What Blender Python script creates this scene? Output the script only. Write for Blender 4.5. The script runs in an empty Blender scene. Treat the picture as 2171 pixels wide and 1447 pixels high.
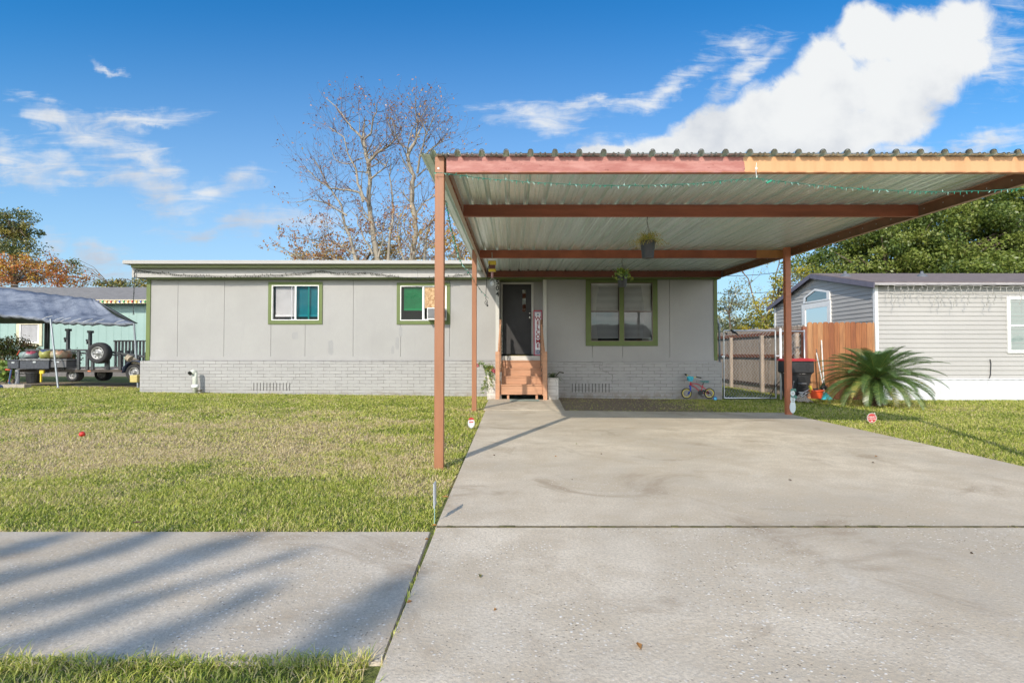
import bpy, bmesh, math, random
import numpy as np
from mathutils import Vector, Matrix, Quaternion
from math import sin, cos, pi, radians, sqrt, atan2
random.seed(7); rng = np.random.default_rng(11)
S = bpy.context.scene
COL = S.collection
# ---------------- camera ----------------
F = 1150.0; CH = 1.08; TH = radians(1.245)
cam = bpy.data.cameras.new('camera'); co = bpy.data.objects.new('camera', cam); COL.objects.link(co)
cam.sensor_width = 36; cam.lens = F / 2171 * 36; cam.clip_end = 6000; cam.clip_start = 0.05
co.location = (0, 0, CH); co.rotation_euler = (pi / 2 + TH, 0, 0)
S.camera = co
S.view_settings.view_transform = 'Standard'; S.view_settings.look = 'None'
S.view_settings.exposure = 0.29; S.view_settings.gamma = 1
S.cycles.max_bounces = 7; S.cycles.transparent_max_bounces = 12
S.cycles.sample_clamp_indirect = 6
# ---------------- sun ----------------
SUN = Vector((1.62, 3.94, -2.75)).normalized()
sl = bpy.data.lights.new('sun', 'SUN'); sl.energy = 3.55; sl.angle = radians(.53); sl.color = (1, .90, .755)
so = bpy.data.objects.new('sun', sl); COL.objects.link(so)
so.rotation_euler = SUN.to_track_quat('-Z', 'Y').to_euler(); so.location = (-10, -20, 20)
# ---------------- node helpers ----------------
class NT:
    def __init__(s, tree): s.t = tree; s.n = tree.nodes; s.l = tree.links
    def add(s, typ, **kw):
        n = s.n.new(typ)
        for k, v in kw.items(): setattr(n, k, v)
        return n
    def put(s, sock, v):
        if v is None: return
        if isinstance(v, bpy.types.NodeSocket): s.l.new(v, sock)
        else: sock.default_value = v if not isinstance(v, tuple) or len(v) != 3 or sock.type != 'RGBA' else (*v, 1)
    def m(s, op, a, b=None, c=None, clamp=False):
        n = s.add('ShaderNodeMath', operation=op); n.use_clamp = clamp
        for i, v in enumerate((a, b, c)): s.put(n.inputs[i], v)
        return n.outputs[0]
    def vm(s, op, a, b=None, out=0):
        n = s.add('ShaderNodeVectorMath', operation=op); s.put(n.inputs[0], a); s.put(n.inputs[1], b)
        return n.outputs[out]
    def mix(s, f, a, b, blend='MIX'):
        n = s.add('ShaderNodeMix', data_type='RGBA', blend_type=blend)
        s.put(n.inputs['Factor'], f); s.put(n.inputs[6], a); s.put(n.inputs[7], b)
        return n.outputs[2]
    def noise(s, vec, scale, detail=4, rough=.55, dist=0, out=0):
        n = s.add('ShaderNodeTexNoise'); s.put(n.inputs['Vector'], vec); n.inputs['Scale'].default_value = scale
        n.inputs['Detail'].default_value = detail; n.inputs['Roughness'].default_value = rough; n.inputs['Distortion'].default_value = dist
        return n.outputs[out]
    def ramp(s, f, a, b, lo=0., hi=1., smooth=True):
        n = s.add('ShaderNodeMapRange'); n.interpolation_type = 'SMOOTHSTEP' if smooth else 'LINEAR'
        s.put(n.inputs[0], f); n.inputs[1].default_value = a; n.inputs[2].default_value = b
        n.inputs[3].default_value = lo; n.inputs[4].default_value = hi
        return n.outputs[0]
    def sep(s, v):
        n = s.add('ShaderNodeSeparateXYZ'); s.put(n.inputs[0], v); return n.outputs
    def comb(s, x, y, z):
        n = s.add('ShaderNodeCombineXYZ'); s.put(n.inputs[0], x); s.put(n.inputs[1], y); s.put(n.inputs[2], z); return n.outputs[0]
    def pos(s): return s.add('ShaderNodeNewGeometry').outputs['Position']
    def scale(s, v, k): return s.vm('MULTIPLY', v, k if isinstance(k, tuple) else (k, k, k))
    def bump(s, h, strength=.4, dist=.02):
        n = s.add('ShaderNodeBump'); s.put(n.inputs['Height'], h); n.inputs['Strength'].default_value = strength
        n.inputs['Distance'].default_value = dist; return n.outputs[0]
def newmat(name):
    m = bpy.data.materials.new(name); m.use_nodes = True; m.node_tree.nodes.clear(); t = NT(m.node_tree)
    o = t.add('ShaderNodeOutputMaterial'); return m, t, o
def princ(t, o, color, rough=.6, metal=0, normal=None, spec=None):
    p = t.add('ShaderNodeBsdfPrincipled'); t.put(p.inputs['Base Color'], color); t.put(p.inputs['Roughness'], rough)
    t.put(p.inputs['Metallic'], metal)
    if normal is not None: t.l.new(normal, p.inputs['Normal'])
    if spec is not None: t.put(p.inputs['Specular IOR Level'], spec)
    t.l.new(p.outputs[0], o.inputs[0]); return p
MC = {}
def M(name, c, rough=.6, metal=0, var=.12, scale=6., bump=0., bscale=60., spec=None, stretch=(1, 1, 1)):
    if name in MC: return MC[name]
    m, t, o = newmat(name); v = t.scale(t.pos(), stretch)
    n = t.noise(v, scale, 5)
    a = tuple(min(1, x * (1 - var)) for x in c); b = tuple(min(1, x * (1 + var)) for x in c)
    colr = t.mix(t.ramp(n, .3, .7), a, b)
    fine = t.noise(v, scale * 14, 2)
    colr = t.mix(t.ramp(fine, .35, .75, 0, min(.5, var * 1.4)), colr, tuple(x * .72 for x in c))
    nr = t.bump(t.noise(v, bscale, 3), bump, .01) if bump else None
    r = t.ramp(n, .2, .8, max(.02, rough - .08), min(1, rough + .08))
    princ(t, o, colr, r, metal, nr, spec); MC[name] = m; return m
# ---------------- sky ----------------
W = bpy.data.worlds.new('World'); S.world = W; W.use_nodes = True; W.node_tree.nodes.clear(); t = NT(W.node_tree)
wo = t.add('ShaderNodeOutputWorld'); bg = t.add('ShaderNodeBackground'); bg.inputs[1].default_value = .15
sky = t.add('ShaderNodeTexSky', sky_type='NISHITA'); sky.sun_disc = False
sky.sun_elevation = math.asin(-SUN.z); sky.sun_rotation = atan2(-SUN.x, -SUN.y)
sky.air_density = 1.0; sky.dust_density = .3; sky.ozone_density = 2.5; sky.altitude = 0
hs = t.add('ShaderNodeHueSaturation'); hs.inputs['Saturation'].default_value = 1.22; hs.inputs['Value'].default_value = 1.0
t.l.new(sky.outputs[0], hs.inputs['Color'])
d = t.add('ShaderNodeTexCoord').outputs['Generated']; x, y, z = t.sep(d)
ysafe = t.m('MAXIMUM', y, .05)
u = t.m('DIVIDE', x, ysafe); v = t.m('DIVIDE', z, ysafe); uv = t.comb(u, v, 0)
wn = t.add('ShaderNodeTexNoise'); t.put(wn.inputs['Vector'], uv); wn.inputs['Scale'].default_value = 5.5; wn.inputs['Detail'].default_value = 9; wn.inputs['Roughness'].default_value = .58
warp = t.vm('SUBTRACT', wn.outputs['Color'], (.5, .5, .5))
def blobs(lst, amp):
    p = t.vm('ADD', uv, t.scale(warp, (amp, amp, 0))); acc = None
    for (px, py, rx, ry, ang) in lst:
        mp = t.add('ShaderNodeMapping', vector_type='TEXTURE')
        mp.inputs['Location'].default_value = ((px - 1085.5) / F, (748 - py) / F, 0)
        mp.inputs['Rotation'].default_value = (0, 0, radians(ang)); mp.inputs['Scale'].default_value = (rx / F, ry / F, 1)
        t.l.new(p, mp.inputs[0]); l = t.vm('LENGTH', mp.outputs[0], out=1)
        e = t.m('SUBTRACT', 1, l); acc = e if acc is None else t.m('SMOOTH_MAX', acc, e, .12)
    return acc
cum = blobs([(1765,125,100,85,0),(1860,70,100,85,0),(1950,80,110,90,20),(2050,50,100,95,60),(2020,130,150,100,30),(1900,175,190,110,20),(1790,195,180,115,10),(1690,230,160,100,25),(1590,262,150,90,30),(1500,280,110,75,20),(1880,255,140,70,20),(1740,300,190,70,0),(1600,320,260,70,0),(1440,312,190,55,5),(1300,320,120,34,5)], .10)
wis = blobs([(1330,305,150,40,8),(1150,240,160,36,8),(1250,205,120,20,0),(1400,180,160,26,24),(1560,80,70,36,0),(1580,150,140,30,45),(2110,130,90,80,30),(1950,300,200,24,10),(2080,290,160,30,10),(2150,330,60,30,0),
  (10,315,70,60,0),(80,335,95,52,-10),(140,370,80,34,-20),(90,225,110,26,-35),(190,275,150,48,-20),(290,325,150,34,-22),(320,385,190,46,-12),(390,415,120,44,0),(440,395,60,36,-20),(515,385,75,42,5),(250,255,160,30,10),(110,510,50,35,0),(215,540,70,35,0),(250,570,90,30,0),(230,128,44,12,-30),(2000,100,200,60,20),(300,255,90,12,10),(560,480,240,30,0)], .17)
streak = t.noise(t.scale(uv, (1.6, 8, 1)), 5, 8, .65, 1.0)
fine = t.noise(uv, 13, 9, .62, .5)
cm = t.ramp(t.m('ADD', cum, t.m('MULTIPLY', t.m('SUBTRACT', fine, .5), .75)), .10, .46)
wm = t.m('ADD', t.m('MULTIPLY', t.m('SUBTRACT', streak, .5), 2.4), t.m('MULTIPLY', t.m('SUBTRACT', fine, .5), .9))
wm = t.m('MULTIPLY', t.ramp(t.m('ADD', wis, wm), -.15, 1.35), .9)
far = t.m('MULTIPLY', t.ramp(t.noise(t.scale(d, (2, 2, 5)), 2.2, 7, .6), .34, .54), t.m('MULTIPLY', t.ramp(y, .15, -.2, 0, .95), t.ramp(z, .6, .15, .14, 1)))  # mask of the added fill clouds behind the camera, strongest near the horizon
hor = t.m('POWER', t.ramp(v, -.02, .70, 1.0, 0, False), 1.75)
mask = t.m('MAXIMUM', cm, t.m('MAXIMUM', wm, far), clamp=True)
# cloud brightness: lit tops, grey thick undersides
lite = t.noise(t.vm('ADD', uv, (-.02, .03, 0)), 7, 6, .55)
shade = t.ramp(t.m('ADD', t.m('MULTIPLY', v, .9), t.m('MULTIPLY', lite, .8)), .48, .86)
cc = t.mix(shade, (3.0, 3.25, 3.7), (4.85, 4.95, 5.0))
cc = t.mix(t.ramp(y, .1, -.35), cc, (21., 20., 18.8))   # overbright unseen clouds behind the camera, added as fill for the shaded wall
deep = t.mix(1., hs.outputs[0], (.26, .84, 1.03), 'MULTIPLY')
base = t.mix(hor, deep, (3.5, 4.1, 4.75))
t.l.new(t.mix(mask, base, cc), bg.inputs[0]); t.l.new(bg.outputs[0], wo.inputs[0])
# ---------------- pixel -> world ----------------
def P(px, py, Y):
    dx = (px - 1085.5) / F; dy = (723.5 - py) / F
    yy = cos(TH) - dy * sin(TH); zz = sin(TH) + dy * cos(TH)
    return Vector((dx / yy * Y, Y, CH + zz / yy * Y))
def X(px, Y): return P(px, 740, Y).x
def Z(py, Y): return P(1085, py, Y).z
def sst(a, b, x):
    t_ = np.clip((x - a) / (b - a), 0, 1); return t_ * t_ * (3 - 2 * t_)
def g(x, y):
    r = -.0125 * np.clip(x, -14, 9) * sst(4.5, 12.5, y)
    return r if isinstance(x, np.ndarray) else float(r)
def G(px, py):
    p = P(px, py, 8.)
    for _ in range(25):
        k = (g(p.x, p.y) - CH) / (p.z - CH); p = Vector((p.x * k, p.y * k, CH + (p.z - CH) * k))
    return p
# ---------------- mesh helpers ----------------
class MB:
    def __init__(s): s.v = []; s.f = []; s.n = 0; s.at = []
    def addv(s, vs, fs):
        o = s.n; s.v += [tuple(q) for q in vs]; s.n += len(vs); s.f += [tuple(i + o for i in f) for f in fs]; return s
    def box(s, x0, x1, y0, y1, z0, z1):
        return s.addv([(x0,y0,z0),(x1,y0,z0),(x1,y1,z0),(x0,y1,z0),(x0,y0,z1),(x1,y0,z1),(x1,y1,z1),(x0,y1,z1)],
            [(0,3,2,1),(4,5,6,7),(0,1,5,4),(1,2,6,5),(2,3,7,6),(3,0,4,7)])
    def beam(s, a, b, w, h, up=(0,0,1)):
        a = Vector(a); b = Vector(b); d = (b - a).normalized(); up = Vector(up)
        sd = d.cross(up)
        if sd.length < 1e-4: sd = d.cross(Vector((0,1,0)))
        sd.normalize(); u = sd.cross(d).normalized(); sd *= w / 2; u *= h / 2
        return s.addv([a-sd-u,a+sd-u,a+sd+u,a-sd+u,b-sd-u,b+sd-u,b+sd+u,b-sd+u],[(0,1,2,3),(7,6,5,4),(0,4,5,1),(1,5,6,2),(2,6,7,3),(3,7,4,0)])
    def tube(s, pts, r, n=6, cap=True):
        pts = [Vector(p) for p in pts]; m = len(pts); rs = r if isinstance(r, (list, tuple)) else [r] * m
        vs = []; prev = None
        for i, p in enumerate(pts):
            d = (pts[min(i+1, m-1)] - pts[max(i-1, 0)])
            if d.length < 1e-9: d = Vector((0,0,1))
            d.normalize()
            if prev is None:
                a = d.orthogonal().normalized()
            else:
                a = prev - d * prev.dot(d)
                a = a.normalized() if a.length > 1e-6 else d.orthogonal().normalized()
            prev = a; b = d.cross(a)
            for k in range(n): vs.append(p + (a * cos(2*pi*k/n) + b * sin(2*pi*k/n)) * rs[i])
        fs = [(i*n+k, i*n+(k+1)%n, (i+1)*n+(k+1)%n, (i+1)*n+k) for i in range(m-1) for k in range(n)]
        if cap and n > 2: fs += [tuple(range(n))[::-1], tuple((m-1)*n+k for k in range(n))]
        return s.addv(vs, fs)
    def lathe(s, prof, o=(0,0,0), n=20, axis='z'):
        vs = []; m = len(prof); o = Vector(o)
        for r, h in prof:
            for k in range(n):
                c, q = r*cos(2*pi*k/n), r*sin(2*pi*k/n)
                vs.append(o + Vector({'z': (c,q,h), 'y': (c,h,q), 'x': (h,c,q)}[axis]))
        fs = [(i*n+k, i*n+(k+1)%n, (i+1)*n+(k+1)%n, (i+1)*n+k) for i in range(m-1) for k in range(n)]
        return s.addv(vs, fs)
    def prism(s, poly, y0, y1):   # poly in (x,z), extruded along y
        n = len(poly); vs = [(a,y0,b) for a,b in poly] + [(a,y1,b) for a,b in poly]
        return s.addv(vs, [tuple(range(n)), tuple(range(2*n-1, n-1, -1))] + [(i,n+i,n+(i+1)%n,(i+1)%n) for i in range(n)])
    def prismx(s, poly, x0, x1):   # poly in (y,z)
        n = len(poly); vs = [(x0,a,b) for a,b in poly] + [(x1,a,b) for a,b in poly]
        return s.addv(vs, [tuple(range(n)), tuple(range(2*n-1, n-1, -1))] + [(i,n+i,n+(i+1)%n,(i+1)%n) for i in range(n)])
    def quad(s, *p): return s.addv(p, [tuple(range(len(p)))])
    def ell(s, c, r, n=10, m=7):
        return s.lathe_s([(sin(pi*i/m), -cos(pi*i/m)) for i in range(m+1)], c, r, n)
    def lathe_s(s, prof, c, r, n):
        vs = [(c[0]+a*cos(2*pi*k/n)*r[0], c[1]+a*sin(2*pi*k/n)*r[1], c[2]+h*r[2]) for a, h in prof for k in range(n)]
        m = len(prof)
        return s.addv(vs, [(i*n+k, i*n+(k+1)%n, (i+1)*n+(k+1)%n, (i+1)*n+k) for i in range(m-1) for k in range(n)])
    def text(s, txt, size, x, y, z, depth=.002, rx=pi/2, align='CENTER', sx=1., mat4=None, bold=0.):
        cu = bpy.data.curves.new('t', 'FONT'); cu.body = txt; cu.size = size; cu.extrude = depth; cu.align_x = align; cu.align_y = 'CENTER'; cu.offset = bold
        o = bpy.data.objects.new('t', cu); COL.objects.link(o); bpy.context.view_layer.update()
        me = o.to_mesh(); Mx = mat4 if mat4 is not None else (Matrix.Translation((x,y,z)) @ Matrix.Rotation(rx, 4, 'X') @ Matrix.Diagonal((sx,1,1,1)))
        s.addv([Mx @ w.co for w in me.vertices], [tuple(p.vertices) for p in me.polygons])
        o.to_mesh_clear(); bpy.data.objects.remove(o); bpy.data.curves.remove(cu); return s
ORG = {}
def _link(name, me, parent, org):
    o = bpy.data.objects.new(name, me); COL.objects.link(o)
    if parent is not None: o.parent = parent; ORG[o.name] = ORG[parent.name]
    else: o.location = org; ORG[o.name] = Vector(org)
    return o
def thing(name, label, cat, loc, group=None):
    o = _link(name, None, None, Vector(loc)); o.empty_display_size = .2
    o['label'] = label; o['category'] = cat
    if group: o['group'] = group
    return o
def obj(name, mb, mat, parent=None, label=None, cat=None, group=None, kind=None, smooth=False, bevel=0, loc=None):
    vs = np.array(mb.v, dtype=np.float64)
    if parent is not None: org = ORG[parent.name]
    else: org = Vector(loc) if loc is not None else Vector(((vs[:,0].min()+vs[:,0].max())/2, (vs[:,1].min()+vs[:,1].max())/2, vs[:,2].min()))
    vs = vs - np.array(org)
    me = bpy.data.meshes.new(name); me.from_pydata(vs.tolist(), [], mb.f); me.materials.append(mat)
    o = _link(name, me, parent, org)
    if smooth: me.polygons.foreach_set('use_smooth', [True]*len(me.polygons)); 
    if bevel:
        b = o.modifiers.new('bevel', 'BEVEL'); b.width = bevel; b.segments = 2; b.limit_method = 'ANGLE'; b.angle_limit = radians(40)
    if parent is None:
        if cat: o['category'] = cat
    if label: o['label'] = label
    if group: o['group'] = group
    if kind: o['kind'] = kind
    return o
def copy_tree(root, loc, label=None):
    r = root.copy(); COL.objects.link(r); r.location = loc; ORG[r.name] = Vector(loc)
    if label: r['label'] = label
    for ch in list(root.children):
        c = ch.copy(); COL.objects.link(c); c.parent = r
        for g2 in list(ch.children):
            e = g2.copy(); COL.objects.link(e); e.parent = c
    return r
def fastmesh(name, V, loops, nper, mat, parent=None, org=(0,0,0), attr=None, **tags):
    """V (n,3) world coords, loops (k,nper) faces with a constant corner count, attr = per-vertex float"""
    V = np.asarray(V, dtype=np.float32); L = np.asarray(loops, dtype=np.int32)
    org = ORG[parent.name] if parent is not None else Vector(org)
    V = V - np.array(org, dtype=np.float32)
    me = bpy.data.meshes.new(name); me.vertices.add(len(V)); me.vertices.foreach_set('co', V.ravel())
    me.loops.add(L.size); me.loops.foreach_set('vertex_index', L.ravel()); me.polygons.add(len(L))
    me.polygons.foreach_set('loop_start', np.arange(0, L.size, nper, dtype=np.int32))
    me.update(calc_edges=True)
    if attr is not None:
        a = me.attributes.new('tint', 'FLOAT', 'POINT'); a.data.foreach_set('value', np.asarray(attr, dtype=np.float32))
    me.materials.append(mat); o = _link(name, me, parent, org)
    for k, vv in tags.items(): o[k] = vv
    return o
def vnoise(x, y, s, seed=0):
    """smooth value noise in numpy"""
    x = x / s; y = y / s; xi = np.floor(x).astype(int); yi = np.floor(y).astype(int); fx = x - xi; fy = y - yi
    fx = fx*fx*(3-2*fx); fy = fy*fy*(3-2*fy)
    def h(i, j): q = np.sin(i*127.1 + j*311.7 + seed*74.7) * 43758.5453; return q - np.floor(q)
    return (h(xi,yi)*(1-fx)+h(xi+1,yi)*fx)*(1-fy) + (h(xi,yi+1)*(1-fx)+h(xi+1,yi+1)*fx)*fy
# ================= materials of the setting =================
def concrete_mat(name, c, pebble, dark, coarse):
    m, t, o = newmat(name); p = t.pos(); x, y, z = t.sep(p)
    big = t.noise(p, .45, 6, .62, .4); med = t.noise(p, 2.6, 6, .65, .3); fin = t.noise(p, 60, 4, .7); st = t.noise(t.vm('ADD', p, (7, 3, 0)), .9, 8, .7, 1.2)
    col = t.mix(t.ramp(big, .34, .68), tuple(v*.70 for v in c), tuple(v*1.12 for v in c))
    col = t.mix(t.ramp(med, .36, .66, 0, .75), col, tuple(v*q for v, q in zip(c, (.74, .70, .64))))
    col = t.mix(t.ramp(st, .52, .70, 0, .75), col, (.30, .225, .15))
    wh = t.noise(t.vm('ADD', t.scale(p, (1, 1.7, 1)), (3, 9, 0)), 1.1, 8, .7, .5)
    col = t.mix(t.ramp(wh, .60, .74, 0, .5), col, (.68, .65, .60))
    col = t.mix(t.ramp(fin, .40, .62, 0, .6), col, tuple(v*.60 for v in c))
    vo = t.add('ShaderNodeTexVoronoi'); t.put(vo.inputs['Vector'], t.vm('ADD', p, t.scale(t.noise(p, 30, 2, out=1), .02))); vo.inputs['Scale'].default_value = coarse
    rr = t.sep(vo.outputs['Color']); expo = t.ramp(t.noise(p, 1.3, 3), .36, .66, .15, 1)
    pe = t.m('MULTIPLY', t.m('MULTIPLY', t.ramp(vo.outputs['Distance'], .42, .22), t.m('GREATER_THAN', rr[0], pebble)), expo)
    pcol = t.mix(rr[1], (.50, .46, .41), (.86, .84, .79))
    col = t.mix(t.m('MULTIPLY', pe, .92), col, pcol)
    v2 = t.add('ShaderNodeTexVoronoi'); t.put(v2.inputs['Vector'], t.vm('ADD', p, (5.3, 1.7, 0))); v2.inputs['Scale'].default_value = coarse * 1.15
    r2 = t.sep(v2.outputs['Color'])
    de = t.m('MULTIPLY', t.m('MULTIPLY', t.ramp(v2.outputs['Distance'], .4, .18), t.m('GREATER_THAN', r2[0], dark)), expo)
    col = t.mix(t.m('MULTIPLY', de, .75), col, t.mix(r2[1], (.07, .055, .04), (.2, .15, .10)))
    h = t.m('ADD', t.m('MULTIPLY', pe, .5), t.m('SUBTRACT', fin, t.m('MULTIPLY', de, .8)))
    princ(t, o, col, .88, 0, t.bump(h, .55, .006)); return m
conc_near = concrete_mat('exposed_concrete', (.66, .58, .465), .70, .84, 62)
conc_walk = concrete_mat('pebble_concrete', (.64, .565, .46), .60, .90, 60)
conc_far = concrete_mat('brushed_concrete', (.66, .575, .455), .90, .93, 75)
def dryness(x, y):
    n = .40*vnoise(x, y*1.4, .8, 1) + .28*vnoise(x, y*1.5, .3, 2) + .18*vnoise(x, y, .11, 6) + .14*vnoise(x, y, 2.6, 3)
    reg = np.exp(-((x+5.2)/3.8)**2 - ((y-6.6)/2.4)**2)*.42 + np.exp(-((x+1.6)/1.6)**2-((y-5.5)/1.2)**2)*.10 - np.exp(-((y-3.7)/.6)**2)*.14 + np.exp(-((y-3.31)/.045)**2)*.6*(.4+vnoise(x, y, .2, 4)) - .04*(y > 10) - .10*(x > 4) + np.exp(-((x-10)/2)**2-((y-11)/2.)**2)*.2
    return sst(.44, .98, n + reg)
def soil(x, y):   # worn bare bed under the carport, in front of the brick
    s = sst(10.0, 10.6, y) * sst(5.2, 2.9, x + .7*(vnoise(x, y, .5, 5)-.5)) * sst(.7, 1.0, x) * sst(13.8, 13.5, y)
    return s
m, t, o = newmat('lawn_soil'); at = t.add('ShaderNodeAttribute', attribute_name='tint').outputs['Fac']; p = t.pos()
n1 = t.noise(p, 24, 5, .7); cg = t.mix(t.ramp(n1, .35, .7), (.07, .09, .02), (.17, .20, .045))
cs = t.mix(t.ramp(n1, .35, .7), (.15, .115, .06), (.33, .27, .15)); cb = t.mix(t.ramp(n1, .3, .7), (.15, .105, .07), (.33, .25, .17))
col = t.mix(t.ramp(at, 0, 1), cg, cs); col = t.mix(t.ramp(at, 1.2, 2), col, cb)
princ(t, o, col, .95, 0, t.bump(n1, .8, .03)); soil_mat = m
m, t, o = newmat('grass_blades'); at = t.add('ShaderNodeAttribute', attribute_name='tint').outputs['Fac']
cr = t.add('ShaderNodeValToRGB'); t.l.new(at, cr.inputs[0]); e = cr.color_ramp.elements
e[0].position = 0; e[0].color = (.085, .15, .016, 1); e[1].position = 1; e[1].color = (.70, .57, .36, 1)
for q, c in ((.25, (.33, .41, .045, 1)), (.5, (.64, .65, .13, 1)), (.7, (.70, .60, .26, 1))): k = e.new(q); k.color = c
df = t.add('ShaderNodeBsdfDiffuse'); tr = t.add('ShaderNodeBsdfTranslucent'); gl = t.add('ShaderNodeBsdfGlossy'); gl.inputs['Roughness'].default_value = .45
t.l.new(cr.outputs[0], df.inputs[0]); t.l.new(cr.outputs[0], tr.inputs[0])
ms = t.add('ShaderNodeMixShader'); ms.inputs[0].default_value = .38; t.l.new(df.outputs[0], ms.inputs[1]); t.l.new(tr.outputs[0], ms.inputs[2])
m2 = t.add('ShaderNodeMixShader'); m2.inputs[0].default_value = .05; t.l.new(ms.outputs[0], m2.inputs[1]); t.l.new(gl.outputs[0], m2.inputs[2]); t.l.new(m2.outputs[0], o.inputs[0]); blade_mat = m
def leafmat(name, cols, trans=.3, gloss=.08):
    m, t, o = newmat(name); at = t.add('ShaderNodeAttribute', attribute_name='tint').outputs['Fac']
    cr = t.add('ShaderNodeValToRGB'); t.l.new(at, cr.inputs[0]); e = cr.color_ramp.elements
    e[0].position = 0; e[0].color = (*cols[0], 1); e[1].position = 1; e[1].color = (*cols[-1], 1)
    for i, c in enumerate(cols[1:-1]): k = e.new((i+1)/(len(cols)-1)); k.color = (*c, 1)
    df = t.add('ShaderNodeBsdfDiffuse'); tr = t.add('ShaderNodeBsdfTranslucent'); gl = t.add('ShaderNodeBsdfGlossy'); gl.inputs['Roughness'].default_value = .4
    t.l.new(cr.outputs[0], df.inputs[0]); t.l.new(cr.outputs[0], tr.inputs[0])
    a = t.add('ShaderNodeMixShader'); a.inputs[0].default_value = trans; t.l.new(df.outputs[0], a.inputs[1]); t.l.new(tr.outputs[0], a.inputs[2])
    b = t.add('ShaderNodeMixShader'); b.inputs[0].default_value = gloss; t.l.new(a.outputs[0], b.inputs[1]); t.l.new(gl.outputs[0], b.inputs[2]); t.l.new(b.outputs[0], o.inputs[0]); return m
def wallpaint(name, c, streak=.05):
    m, t, o = newmat(name); p = t.pos(); n = t.noise(p, .8, 6, .6); v = t.noise(t.scale(p, (7, 7, .5)), 1, 5, .65); f = t.noise(t.scale(p, (60, 60, 8)), 1, 3)
    col = t.mix(t.ramp(n, .3, .7), tuple(q*(1-streak) for q in c), tuple(q*(1+streak) for q in c))
    col = t.mix(t.ramp(v, .55, .8, 0, .5), col, tuple(q*.86 for q in c)); col = t.mix(t.ramp(f, .4, .7, 0, .25), col, tuple(q*.88 for q in c))
    princ(t, o, col, .62, 0, t.bump(f, .25, .004), .35); return m
def brickmat(name, c, mort, cd=None):
    m, t, o = newmat(name); p = t.pos(); x, y, z = t.sep(p); w = t.noise(p, 3, 3, out=1)
    vec = t.vm('ADD', t.comb(t.m('ADD', x, t.m('MULTIPLY', y, 1.0)), z, 0), t.scale(t.vm('SUBTRACT', w, (.5,.5,.5)), .018))
    b = t.add('ShaderNodeTexBrick'); t.put(b.inputs['Vector'], vec); b.inputs['Scale'].default_value = 1; b.inputs['Brick Width'].default_value = .30; b.inputs['Row Height'].default_value = .081
    b.inputs['Mortar Size'].default_value = .0045; b.inputs['Mortar Smooth'].default_value = .3; b.offset = .5
    b.inputs['Color1'].default_value = (*(q*.93 for q in c), 1); b.inputs['Color2'].default_value = (*(cd or tuple(q*1.05 for q in c)), 1); b.inputs['Mortar'].default_value = (*mort, 1)
    n = t.noise(p, 2.2, 6, .65); gone = t.noise(t.vm('ADD', p, (11, 0, 4)), 5.0, 4, .6)
    plain = tuple(q*1.0 for q in c)
    col = t.mix(t.ramp(gone, .44, .64, 0, .85), b.outputs['Color'], plain); col = t.mix(t.ramp(n, .5, .75, 0, .5), col, tuple(q*.84 for q in c))
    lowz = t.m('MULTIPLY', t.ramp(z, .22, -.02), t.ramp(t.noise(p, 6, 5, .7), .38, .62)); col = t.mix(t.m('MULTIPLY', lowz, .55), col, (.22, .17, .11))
    h = t.m('ADD', t.m('MULTIPLY', b.outputs['Fac'], -1), t.m('MULTIPLY', t.noise(p, 40, 3), .35))
    princ(t, o, col, .7, 0, t.bump(h, .6, .008), .3); return m
def glass(name, tint=(1, 1, 1), refl=.10, rough=.0):
    m, t, o = newmat(name); tp = t.add('ShaderNodeBsdfTransparent'); tp.inputs[0].default_value = (*tint, 1)
    gl = t.add('ShaderNodeBsdfGlossy'); gl.inputs['Roughness'].default_value = rough
    fr = t.add('ShaderNodeFresnel'); fr.inputs[0].default_value = 1.5; p = t.pos()
    t.l.new(t.bump(t.noise(p, 2.5, 2), .03, .05), gl.inputs['Normal'])
    mx = t.add('ShaderNodeMixShader'); t.l.new(t.m('ADD', t.m('MULTIPLY', fr.outputs[0], .55), refl, clamp=True), mx.inputs[0]); t.l.new(tp.outputs[0], mx.inputs[1]); t.l.new(gl.outputs[0], mx.inputs[2]); t.l.new(mx.outputs[0], o.inputs[0]); return m
siding_grey = wallpaint('grey_siding_paint', (.345, .34, .333)); trim_white = wallpaint('white_trim_paint', (.54, .53, .50), .03)
olive = M('olive_trim', (.115, .155, .042), .55, var=.08, scale=3); brick_grey = brickmat('painted_brick', (.365, .36, .355), (.17, .16, .15))
brick_white = brickmat('white_brick', (.60, .57, .54), (.36, .33, .31)); white_vinyl = M('white_vinyl', (.78, .78, .77), .35, var=.03)
clear_glass = glass('clear_glass', (.94, .95, .95), .0); teal_glass = glass('teal_glass', (.12, .50, .56), .0); green_glass = glass('green_glass', (.05, .50, .30), .0)
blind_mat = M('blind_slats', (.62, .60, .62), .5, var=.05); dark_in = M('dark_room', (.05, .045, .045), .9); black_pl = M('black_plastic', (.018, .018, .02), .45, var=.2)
steel = M('galvanized_steel', (.50, .52, .54), .38, .75, .1, 14)
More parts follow.
